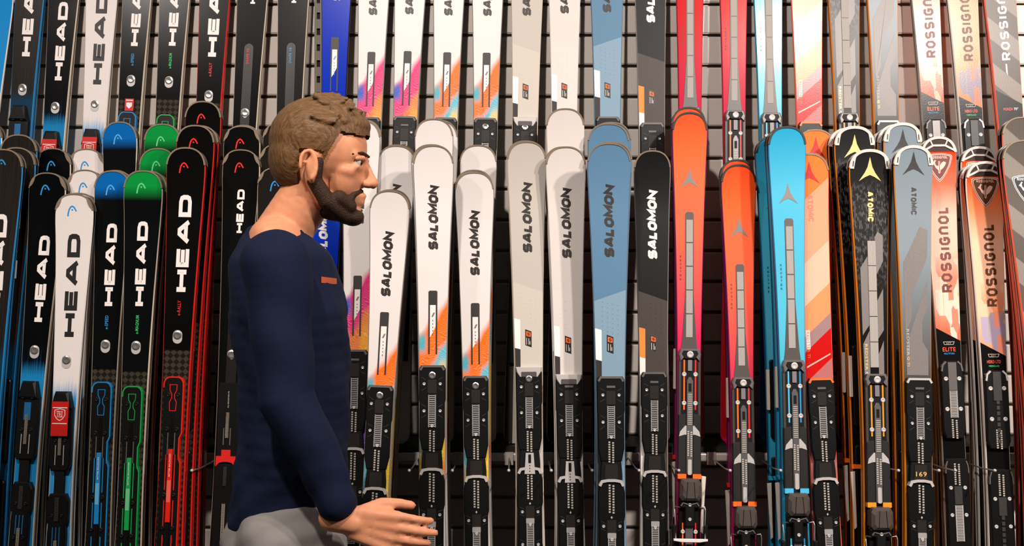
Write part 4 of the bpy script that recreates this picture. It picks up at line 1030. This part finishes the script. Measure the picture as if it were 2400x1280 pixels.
# (style, tip x, tip y, axis x at y=1280, [tips of the skis behind (x, y)], feature rows in pixels of the front ski, key phrase)
LOW = [
 ('headsky', -32, 286, -96, [], {}, 'sky blue ski at the end of the lower row', None),
 ('bluerail', 14, 352, -44, [(45, 348), (49, 318)], dict(text=(503, 742), badge=832, plate=905, logo=385), 'brushed black lower ski with blue edge and white lettering', 'blue-edged black lower ski'),
 ('racer', 117, 407, 52, [(121, 408), (129, 350)], dict(text=(553, 755), badge=825, plate=893, logo=444), 'black lower ski with small white lettering and blue base fade', 'black lower ski with blue fade'),
 ('headwhite', 179, 456, 140, [(188, 454), (203, 400), (206, 351)], dict(text=(549, 790), badge=848, plate=917, logo=493), 'white lower ski with black lettering and a red hang tag', 'white lower ski with hang tag'),
 ('headblue', 268, 402, 232, [(274, 401), (284, 288)], dict(text=(525, 718), badge=812, plate=895, logo=444, model=(740, 772)), 'black lower ski with blue tip and blue binding slide', 'blue-tipped lower ski'),
 ('headgreen', 340, 402, 303, [(352, 403), (374, 350), (384, 293)], dict(text=(520, 718), badge=815, plate=905, logo=440, model=(740, 783)), 'black lower ski with green tip and green binding slide', 'green-tipped lower ski'),
 ('headrally', 440, 348, 397, [(462, 296), (472, 297), (479, 240)], dict(text=(458, 685), badge=790, plate=883, logo=392, model=(705, 740)), 'black lower ski with red emblem, red edge and red binding slide', 'red-edged black lower ski'),
 ('shape_red', 569, 353, 525, [(570, 298), (573, 296)], dict(text=(445, 547), badge=835, plate=897, logo=392, panel=648), 'black lower ski with red emblem and red binding bridge', 'black lower ski with red bridge'),
 ('shape_blue', 652, 395, 612, [(655, 340), (661, 290)], dict(text=(488, 575), logo=435), 'black lower ski with blue emblem standing behind the walking person', 'blue-emblem ski behind the person'),
 ('bright_blue', 762, 392, 744, [], dict(), 'bright blue lower ski with white lettering behind the person', None),
 ('swirl_magenta', 848, 284, 826, [(852, 283)], dict(text=(400, 527), slot=647, plate=820), 'tall white lower ski with magenta swirl beside the bright blue one', 'magenta-swirled lower ski'),
 ('swirl_orange', 917, 450, 875, [(921, 448), (933, 345), (936, 343)], dict(text=(542, 697), slot=732, plate=903), 'shortest white lower ski with orange swirl, beside the magenta-swirled one', 'shortest orange-swirled lower ski'),
 ('swirl_orange', 1017, 345, 1013, [(1012, 343), (1018, 283), (1030, 286)], dict(text=(434, 588), slot=682, plate=856), 'tallest white lower ski with orange swirl, middle one of three', 'tallest orange-swirled lower ski'),
 ('swirl_orange', 1112, 407, 1118, [(1111, 402), (1121, 344)], dict(text=(493, 648), slot=711, plate=881), 'white lower ski with orange swirl beside the warm grey ski', 'orange-swirled lower ski beside grey'),
 ('grey', 1234, 336, 1243, [(1231, 334)], dict(text=(427, 595), slot=773, plate=865), 'warm grey lower ski with silver binding tongue and round silver disc', 'warm grey lower ski'),
 ('lightgrey', 1325, 348, 1337, [(1320, 348), (1324, 259)], dict(text=(440, 608), slot=788, plate=882), 'pale grey lower ski with silver binding tongue beside the slate blue ski', 'pale grey lower ski'),
 ('slate', 1426, 340, 1432, [(1431, 337), (1425, 294), (1431, 291)], dict(text=(432, 606), slot=786, plate=882), 'slate blue lower ski with dark lettering', 'slate blue lower ski'),
 ('black', 1527, 357, 1533, [], dict(text=(445, 610), slot=785, plate=872), 'black lower ski with white lettering and orange side patch', None),
 ('red', 1616, 266, 1611, [(1613, 254)], dict(star=(395, 441), model=(598, 660), damper=(498, 820), plate=820), 'tall orange-red lower ski with pale grey star', 'tall orange-red lower ski'),
 ('red', 1729, 388, 1742, [(1726, 376)], dict(star=(510, 557), model=(664, 727), damper=(620, 886), plate=886), 'shorter orange-red lower ski with dark star, beside the cyan ski', 'shorter orange-red lower ski'),
 ('cyan', 1842, 299, 1864, [(1836, 301), (1811, 320)], dict(star=(430, 479), model=(618, 682), damper=(513, 846), plate=846), 'cyan lower ski with grey star and silver damper plates', 'cyan lower ski'),
 ('salmon', 1892, 363, 1937, [(1889, 361), (1909, 306)], dict(star=(380, 432), text=(457, 520), plate=886), 'salmon lower ski with red star, beside the cyan ski', 'salmon lower ski'),
 ('gold', 2035, 353, 2055, [(1999, 299), (1984, 303)], dict(star=(370, 426), text=(450, 520), damper=(565, 862), plate=878), 'black lower ski with gold star and gold lettering', 'gold-starred black lower ski'),
 ('steel', 2137, 344, 2153, [(2112, 291), (2097, 295), (2084, 304)], dict(star=(357, 412), text=(440, 504), plate=886), 'steel grey lower ski with black star and amber length number', 'steel grey lower ski'),
 ('ross_red', 2195, 323, 2243, [(2192, 327)], dict(crest=(361, 428), text=(485, 686), title=819, plate=846), 'red to blush lower ski with maroon lettering and crest', 'blush red lower ski'),
 ('ross_orange', 2303, 381, 2344, [(2289, 384), (2291, 346)], dict(crest=(416, 488), text=(525, 719), title=848, plate=868), 'orange to blush lower ski with brown lettering and crest', 'orange blush lower ski'),
 ('ross_grey', 2392, 331, 2478, [(2384, 334), (2391, 277), (2387, 281)], dict(crest=(411, 480)), 'grey patterned lower ski with white crest at the end of the row', 'grey patterned lower ski'),
]
LM = .083
LOWN = 1
order = ['second', 'third', 'fourth', 'fifth']
for st, tx, ty, lx, behind, rows, lab, key in LOW:
    sp_ = .074; n = len(behind); par = LOWN % 2; LOWN += 1; w0 = .217 + sp_ * (n + (st in ('bluerail', 'black')) * (1 if st == 'bluerail' else 1.5)) + .037 * par
    tip = unproj(tx, ty, w0, LM); low = unproj(lx, 1280, w0, LM)
    def s_of(py):
        t = (py - ty) / (1280 - ty)
        return sdist(unproj(tx + (lx - tx) * t, py, w0, LM), tip)
    over = {}
    for kk, v in rows.items(): over[kk] = tuple(s_of(y) for y in v) if isinstance(v, tuple) else s_of(v)
    if st == 'red' and tx > 1700: over['arm'] = False
    if st == 'cyan': over['arm'] = False
    rise = .022 if abs(tx - 1200) <= 330 else .010
    front = build_ski(st, tip, low, PLINTH + .003, lab, 'front skis of the lower row', over, True, rise)
    dx = (low - tip).x
    prevs = [(front, lab)]
    for i, (bx, by) in enumerate(behind):
        w1 = w0 - sp_ * (i + 1)
        t2 = unproj(bx, by, w1, LM); l2 = unproj(bx, 1280, w1, LM); l2.x = low.x + (t2.x - tip.x) * .35
        kb = build_ski(st, t2, l2, PLINTH + .003, '%s ski behind the %s in its stack' % (order[i], key), 'stacked skis of the lower row', dict(plate=over.get('plate', ST[st]['pos']['plate'])), False, rise)
        prevs.append((kb, '%s ski behind the %s' % (order[i], key)))
    if abs(tx - 1200) > 360:
        for i, (kb, lb) in enumerate(prevs):
            mate(kb, 'wall-facing partner of the %s' % ((key or lab) if i == 0 else lb), 'wall-facing partner skis of the lower row')

# ------------------------------------------------------------------ hooks, each in a gap between stacks
hook_x = [-8, 42, 124, 218, 284, 506, 571, 640, 810, 872, 980, 1072, 1193, 1284, 1372, 1472, 1573, 1667, 1775, 1880, 1990, 2078, 2178, 2258, 2362]
ordn = 'first second third fourth fifth sixth seventh eighth ninth tenth eleventh twelfth thirteenth fourteenth fifteenth sixteenth seventeenth eighteenth nineteenth twentieth'.split() + ['twenty-%s' % q for q in ('first', 'second', 'third', 'fourth', 'fifth', 'sixth', 'seventh', 'eighth', 'ninth')]
taken = []
def span(k, z):   # where a leaning ski stands at the hook's height
    t = (z - k.tip.z) / k.axis.z; q = k.tip + k.axis * t
    return q.x - max(k.half(t), .036) - .010, q.x + max(k.half(t), .036) + .010
HZ = LEDGE - .03
walls_ = [span(k, HZ) for k in SKIS if k.root.location.z < .5]
def free(x): return all(not (a < x < b) for a, b in walls_) and all(abs(x - q) > .02 for q in taken)
hook_me = None; n_h = 0
for i, hx in enumerate(hook_x):
    p = atdepth(hx, 1060, -RAILY + .013)
    cand = [p.x + sg * .001 * q for q in range(70) for sg in (1, -1) if free(p.x + sg * .001 * q)]
    if not cand: continue
    p.x = cand[0]; taken.append(p.x)
    h = thing('wire_hook', 'straight wire ski hook on the display rail, %s from the sky blue skis' % ordn[n_h], 'hook', (p.x, RAILY - .013, LEDGE - .03), 'wire hooks along the display rail')
    n_h += 1
    if hook_me is None:
        b = mesh('hook_bracket', *boxmesh(-.013, .013, -.004, .0015, -.022, .017), mat('bracket_metal', '#ddd4ca', .4, .2), h)
        V, F = tube([(0, -.004, 0), (0, -.06, .001), (0, -.2, .004), (0, -.285, .012)], .0022); hook_w = mesh('hook_wire', V, F, STEEL, h, True)
        V, F = tube([(0, -.283, .0115), (0, -.2845, .0119), (0, -.289, .0128), (0, -.2935, .0135), (0, -.295, .0138)], [.0022, .0040, .0048, .0040, .0015]); hook_t = mesh('hook_tip', V, F, SILVERM, h, True)
        hook_me = (b.data, hook_w.data, hook_t.data)
    else:
        for nm, me in zip(('hook_bracket', 'hook_wire', 'hook_tip'), hook_me): link(bpy.data.objects.new(nm, me), h)

# ------------------------------------------------------------------ the walking person, seen from the side
PD = 2.26                                    # distance of the body's middle plane from the eye
def pp(px, py, lat=0.0):
    """lat: metres towards the viewer's side of the body (its right side)"""
    d = PD - lat
    return Vector(((px - 1200) / FPX * d, -DW + d, CAMZ - (py - 640) / FPX * d))
_ico = None
def blob(V, F, c, r, rot=None):
    global _ico
    if _ico is None:
        import bmesh
        bm = bmesh.new(); bmesh.ops.create_icosphere(bm, subdivisions=3, radius=1)
        bm.verts.ensure_lookup_table(); _ico = ([v.co.copy() for v in bm.verts], [tuple(v.index for v in f.verts) for f in bm.faces]); bm.free()
    o = len(V); R = (r, r, r) if isinstance(r, (int, float)) else r
    for v in _ico[0]:
        q = Vector((v.x * R[0], v.y * R[1], v.z * R[2]))
        if rot is not None: q = rot @ q
        V.append(c + q)
    F += [tuple(o + i for i in f) for f in _ico[1]]
def chain(V, F, pts, step=.35):
    """run of overlapping ellipsoids between (point, radius) stations"""
    for (a, ra), (b, rb) in zip(pts, pts[1:]):
        ra = Vector((ra,) * 3) if isinstance(ra, (int, float)) else Vector(ra)
        rb = Vector((rb,) * 3) if isinstance(rb, (int, float)) else Vector(rb)
        n = max(2, int((b - a).length / (min(min(ra), min(rb)) * step)) + 1)
        for i in range(n + 1):
            t = i / n; blob(V, F, a.lerp(b, t), tuple(ra.lerp(rb, t)))
def fuse(name, V, F, m, parent, voxel, smooth=4, cut=None, wrinkle=None):
    """one continuous surface grown round all the ellipsoids"""
    me = bpy.data.meshes.new(name); me.from_pydata([tuple(v) for v in V], [], F); me.update()
    o = bpy.data.objects.new(name, me); COL.objects.link(o)
    r = o.modifiers.new('r', 'REMESH'); r.mode = 'VOXEL'; r.voxel_size = voxel
    s = o.modifiers.new('s', 'SMOOTH'); s.factor = .5; s.iterations = smooth
    dg = bpy.context.evaluated_depsgraph_get(); dg.update()
    new = bpy.data.meshes.new_from_object(o.evaluated_get(dg)); bpy.data.objects.remove(o); bpy.data.meshes.remove(me)
    if wrinkle:
        nrm = [v.normal.copy() for v in new.vertices]
        for v, n in zip(new.vertices, nrm): v.co += n * wrinkle(v.co)
    if cut:
        import bmesh
        bm = bmesh.new(); bm.from_mesh(new); bmesh.ops.delete(bm, geom=[v for v in bm.verts if cut(v.co)], context='VERTS'); bm.to_mesh(new); bm.free()
    new.name = name; new.materials.clear(); new.materials.append(m)
    new.polygons.foreach_set('use_smooth', [True] * len(new.polygons))
    ob = bpy.data.objects.new(name, new); COL.objects.link(ob)
    if parent is not None: ob.parent = parent; ob.matrix_parent_inverse = Matrix.Translation(-parent.location)
    return ob
man = thing('person', 'person in navy long-sleeved sweater and pale grey trousers walking past the ski wall', 'person', (pp(680, 640).x, pp(680, 640).y, 0))
t = NT('skin', rough=.5, uv=False); t.b.inputs['Subsurface Weight'].default_value = .12; t.b.inputs['Subsurface Radius'].default_value = (.012, .005, .003); t.b.inputs['Subsurface Scale'].default_value = .6
t.out(t.mix(t.noise(60, 60, 3), '#d38a62', '#e09d78')); SKIN = t.m
t = NT('brown_hair', rough=.5, uv=False); hn = t.noise(60, 420, 3); t.bump(hn, .9, .004); t.out(t.mix(hn, '#3a2614', '#8a643c')); HAIR = t.m
t = NT('dark_beard', rough=.6, uv=False); hn = t.noise(420, 420, 3); t.bump(hn, .8, .003); t.out(t.mix(hn, '#1d110a', '#4a2e1a')); BEARD = t.m
t = NT('navy_knit', rough=.85, uv=False, spec=.2); hn = t.noise(900, 900, 2); t.bump(hn, .5, .001); t.out(t.mix(t.noise(14, 14, 3), '#0c142b', '#141e3a')); NAVY = t.m
t = NT('grey_cotton', rough=.85, uv=False, spec=.2); t.bump(t.noise(800, 800, 2), .4, .001); t.out(t.mix(t.noise(12, 12, 3), '#7f7b78', '#979390')); TROUS = t.m
tilt = Matrix.Rotation(math.radians(7), 3, 'Y')      # head bowed a little forwards

# joints
neck0, neck1 = pp(655, 560), pp(722, 455)
shR, elR, wrR = pp(648, 618, .185), pp(672, 930, .215), pp(800, 1192, .20)
shL, elL, wrL = pp(672, 618, -.185), pp(610, 930, -.22), pp(612, 1240, -.21)
chest, waist, hip = pp(678, 735), pp(688, 965), pp(668, 1225)
hipR, hipL = pp(672, 1290, .09), pp(664, 1290, -.09)
kneeR, ankR = Vector((hipR.x + .17, hipR.y, .46)), Vector((hipR.x + .26, hipR.y, .085))
kneeL, ankL = Vector((hipL.x - .06, hipL.y, .45)), Vector((hipL.x - .36, hipL.y, .14))

def hand(V, F, w, d, side, curl):
    """palm, four unequal fingers and a thumb; d points along the hand, side to the thumb edge, palm faces the body"""
    d = d.normalized(); up = (side - d * side.dot(d)).normalized(); nin = d.cross(up)          # palm normal
    if nin.y < 0 and w.y < -DW + PD or nin.y > 0 and w.y > -DW + PD: nin = -nin
    nin = -nin if (nin.y < 0) == (w.y < -DW + PD) else nin
    chain(V, F, [(w - d * .03, (.027, .020, .027)), (w + d * .012, .023)])
    for k in range(4):
        off = up * (.031 - .0205 * k)
        chain(V, F, [(w + off * .62 + d * .015, .0145), (w + off + d * (.092 - .004 * abs(k - 1)), .0118)])
    for k, (ln, r) in enumerate(((.070, .0088), (.079, .0092), (.074, .0088), (.057, .0078))):
        base = w + up * (.033 - .0215 * k) + d * (.092 - .004 * abs(k - 1)); a = curl * .6; p = base; dd = d
        for seg, fr in enumerate((.46, .30, .24)):
            dd = (d * math.cos(a) + nin * math.sin(a)).normalized(); q = p + dd * ln * fr
            chain(V, F, [(p, r * (1 - .07 * seg)), (q, r * (.95 - .07 * seg))], .5); p = q; a += curl
    tb = w + up * .022 + d * .022; t1 = tb + (up * .55 + d * .75 + nin * .35).normalized() * .042; t2 = t1 + (up * .15 + d * .95 + nin * .3).normalized() * .033; t3 = t2 + (d + nin * .4).normalized() * .026
    chain(V, F, [(tb, .0155), (t1, .0118), (t2, .0105), (t3, .0088)], .5)

V, F = [], []
hc = pp(757, 372)                                     # middle of the head
def hp(fx, lat, up): return hc + tilt @ Vector((fx, -lat, up))
blob(V, F, hp(-.012, 0, .026), (.094, .074, .090), tilt)              # skull
blob(V, F, hp(-.035, 0, .002), (.068, .068, .078), tilt)
blob(V, F, hp(.045, 0, .02), (.044, .060, .068), tilt)                # forehead
blob(V, F, hp(.052, 0, -.035), (.036, .052, .058), tilt)              # mid face
for sx in (-1, 1):
    blob(V, F, hp(.056, sx * .034, -.022), (.024, .022, .018), tilt)   # cheekbone
    chain(V, F, [(hp(-.012, sx * .056, -.045), .017), (hp(.018, sx * .047, -.085), .016), (hp(.066, sx * .016, -.106), .017)])   # jaw line
    chain(V, F, [(hp(.082, sx * .012, .010), .010), (hp(.070, sx * .042, .012), .010)])         # brow ridge
    chain(V, F, [(hp(.082, sx * .019, -.0115), .0068), (hp(.0785, sx * .043, -.0115), .006)])     # lower lid
    e = hp(-.012, sx * .077, -.022)                                     # ear: rim and lobe
    rim = [e + tilt @ Vector((.016 * math.cos(q) - .004 * math.sin(q), -sx * (.006 + .005 * math.cos(q + 2.6)), .029 * math.sin(q))) for q in [-1.2 + 4.6 * j / 9 for j in range(10)]]
    chain(V, F, [(q, .0046) for q in rim]); blob(V, F, e + tilt @ Vector((.004, sx * .004, -.002)), (.013, .008, .024), tilt); blob(V, F, e + tilt @ Vector((.010, 0, -.028)), (.0065, .005, .009), tilt)
chain(V, F, [(hp(.087, 0, .002), .0085), (hp(.101, 0, -.024), .0095), (hp(.109, 0, -.038), .0122)])      # nose
for sx in (-1, 1): blob(V, F, hp(.098, sx * .0125, -.042), (.0115, .008, .0085), tilt)
chain(V, F, [(hp(.078, -.022, -.070), .006), (hp(.092, 0, -.067), .0075), (hp(.078, .022, -.070), .006)])   # lips
chain(V, F, [(hp(.077, -.018, -.080), .006), (hp(.0905, 0, -.0805), .0078), (hp(.077, .018, -.080), .006)])
blob(V, F, hp(.074, 0, -.106), (.021, .024, .018), tilt)               # chin
blob(V, F, hp(.03, 0, -.085), (.045, .040, .028), tilt)
chain(V, F, [(neck0, (.058, .056, .06)), (neck1, (.055, .053, .055)), (hp(-.02, 0, -.05), (.055, .053, .05))])
chain(V, F, [(neck0, (.06, .11, .05)), (pp(668, 640), (.085, .15, .07)), (chest, (.098, .145, .09)), (waist, (.088, .125, .09)), (hip, (.10, .145, .09))])
for a, b, c, r0 in ((shR, elR, wrR, 1), (shL, elL, wrL, 1)):
    chain(V, F, [(a, .052), (a.lerp(b, .5), .045), (b, .037), (b.lerp(c, .35), .037), (c, (.026, .023, .026))])
for a, b, c in ((hipR, kneeR, ankR), (hipL, kneeL, ankL)):
    chain(V, F, [(a, .085), (b, .052), (b.lerp(c, .3), .053), (c, .036), (c + Vector((.04, 0, -.05)), .034)])
hand(V, F, wrR + (wrR - elR).normalized() * .028, (pp(1010, 1262, .2) - pp(815, 1215, .2)), Vector((.35, 0, 1)), .24)
hand(V, F, wrL + (wrL - elL).normalized() * .028, Vector((.15, 0, -1)), Vector((1, 0, .2)), .28)
body = fuse('body', V, F, SKIN, man, .0042, 3)

# eyes, brows
for sx in (-1, 1):
    V, F = [], []; c = hp(.0745, sx * .031, -.0015); blob(V, F, c, .0122)
    e = mesh('eye', V, F, mat('eye_white', '#e0d6cc', .2), None, True); e.parent = man; e.matrix_parent_inverse = Matrix.Translation(-man.location)
    V, F = [], []; blob(V, F, c + tilt @ Vector((.0098, -sx * .0018, -.0005)), (.0036, .0054, .0054), tilt)
    i = mesh('iris', V, F, mat('iris_brown', '#23140b', .15), e, True)
    V, F = [], []; chain(V, F, [(hp(.0915, sx * .012, .0165), .0036), (hp(.085, sx * .034, .0185), .0038), (hp(.068, sx * .051, .0125), .0026)]); fuse('eyebrow', V, F, BEARD, man, .002, 2)
    V, F = [], []; chain(V, F, [(hp(.087, sx * .019, .0075), .0055), (hp(.086, sx * .031, .0085), .0058), (hp(.077, sx * .045, .0055), .005)]); fuse('eyelid', V, F, SKIN, man, .002, 2)
# hair: cap over the skull, longer on top, cut along the hairline and round the ears
V, F = [], []
blob(V, F, hp(-.015, 0, .034), (.102, .081, .094), tilt); blob(V, F, hp(-.04, 0, -.002), (.073, .075, .082), tilt); blob(V, F, hp(.034, 0, .050), (.058, .064, .058), tilt)
blob(V, F, hp(.036, 0, .074), (.055, .058, .034), tilt)
rs = random.Random(3)
for i in range(130):
    a = rs.uniform(-1.9, 1.9); b = rs.uniform(.35, 1.5)
    q = Vector((math.cos(b) * math.cos(a * .8) * .088 - .012, math.cos(b) * math.sin(a) * .074, math.sin(b) * .094 + .036))
    p0 = hc + tilt @ q; dr = tilt @ Vector((rs.uniform(-.028, .03), rs.uniform(-.014, .014), rs.uniform(-.002, .006)))
    chain(V, F, [(p0, .007), (p0 + dr, .004)], .7)
def hair_cut(v):
    q = tilt.inverted() @ (v - hc); x, y, z_ = q
    if x > .045: return z_ < .062 - (x - .045) * .1 + abs(y) * -.15
    if x > .012: return z_ < -.02 + (x - .012) * 2.4
    if x > -.034: return z_ < .008 if abs(y) > .05 else z_ < -.05
    return z_ < -.068
hair = fuse('hair', V, F, HAIR, man, .003, 2, hair_cut)
# beard: shell round the jaw
V, F = [], []
for sx in (-1, 1):
    chain(V, F, [(hp(.006, sx * .068, -.012), .0095), (hp(-.002, sx * .060, -.05), .0165), (hp(.026, sx * .048, -.088), .018), (hp(.062, sx * .018, -.110), .020)])
    chain(V, F, [(hp(.050, sx * .041, -.078), .016), (hp(.071, sx * .026, -.092), .015)])
    chain(V, F, [(hp(.086, sx * .004, -.0585), .0062), (hp(.076, sx * .028, -.068), .0072), (hp(.066, sx * .032, -.088), .010)])
blob(V, F, hp(.075, 0, -.112), (.025, .030, .020), tilt); blob(V, F, hp(.04, 0, -.108), (.044, .040, .018), tilt)
fuse('beard', V, F, BEARD, man, .003, 2)

# clothes
def folds(v):
    q = v - man.location
    return .0022 * math.sin(q.z * 46 + q.x * 24 + 2 * math.sin(q.y * 22)) + .0016 * math.sin(q.z * 92 - q.x * 50 + q.y * 60) * max(0, math.sin(q.z * 9))
V, F = [], []
chain(V, F, [(pp(648, 575), (.080, .10, .04)), (pp(664, 625), (.106, .165, .07)), (pp(678, 735), (.121, .172, .09)), (pp(690, 860), (.116, .160, .09)), (pp(692, 985), (.112, .152, .09)), (pp(684, 1120), (.117, .160, .09)), (pp(676, 1205), (.122, .166, .07))])
for a, b, c in ((shR, elR, wrR), (shL, elL, wrL)):
    chain(V, F, [(a, .068), (a.lerp(b, .45), .060), (b, .053), (b.lerp(c, .4), .050), (b.lerp(c, .94), .038)])
chain(V, F, [(pp(648, 560), (.072, .072, .022)), (pp(656, 538), (.068, .066, .012))])
def knit_cut(v): return v.z < pp(680, 1243).z + .035 * (man.location.x - v.x) and abs(v.y - man.location.y) < .17 and v.x < man.location.x + .2
sw = fuse('sweater', V, F, NAVY, man, .005, 5, None, folds)
def at_chest(px, py):
    """a point on the sweater's camera-side surface"""
    o = cam.location; d = (pp(px, py) - o).normalized(); inv = sw.matrix_world.inverted()
    ok, hit, nn, idx = sw.ray_cast(inv @ o if False else o, d)
    return hit, nn, ok
V, F = [], []
R_ = [(655, 541), (700, 556), (742, 578)]
mi = []
# small orange chest mark near the front of the sweater
pts = [at_chest(752 + 9 * i, 657 + 1.0 * i) for i in range(5)]
if all(q[2] for q in pts):
    VV, FF = [], []
    for h_, n_, _ in pts:
        VV += [h_ + n_ * .0012 + Vector((0, 0, .007)), h_ + n_ * .0012 - Vector((0, 0, .007))]
    FF = [(2 * i, 2 * i + 1, 2 * i + 3, 2 * i + 2) for i in range(4)]
    cm = mesh('chest_mark', VV, FF, mat('chest_orange', '#c9603a', .6), None); cm.parent = man; cm.matrix_parent_inverse = Matrix.Translation(-man.location)
V, F = [], []
chain(V, F, [(pp(672, 1190), (.108, .152, .05)), (pp(668, 1262), (.128, .165, .08)), (pp(668, 1320), (.128, .165, .08))])
for a, b, c in ((hipR, kneeR, ankR), (hipL, kneeL, ankL)):
    chain(V, F, [(a + Vector((0, 0, .02)), .104), (a.lerp(b, .5), .088), (b, .070), (b.lerp(c, .4), .066), (b.lerp(c, .93), .056)])
fuse('trousers', V, F, TROUS, man, .006, 5, None, folds)
for c, rr in ((ankR, 0), (ankL, 1)):
    V, F = [], []; u = Vector((1, 0, -.10 if rr == 0 else -.35)).normalized(); z0 = Vector((0, 0, 1))
    h0 = Vector((c.x - .02, c.y, .05 if rr == 0 else .10))
    chain(V, F, [(h0, (.045, .038, .042)), (h0 + u * .10 + z0 * -.006, (.05, .043, .036)), (h0 + u * .20 + z0 * (-.012 if rr == 0 else 0), (.04, .040, .026))]); chain(V, F, [(h0, .042), (c + z0 * .03, .045)])
    fuse('shoe', V, F, mat('dark_shoe', '#1c1a19', .5), man, .005, 3)
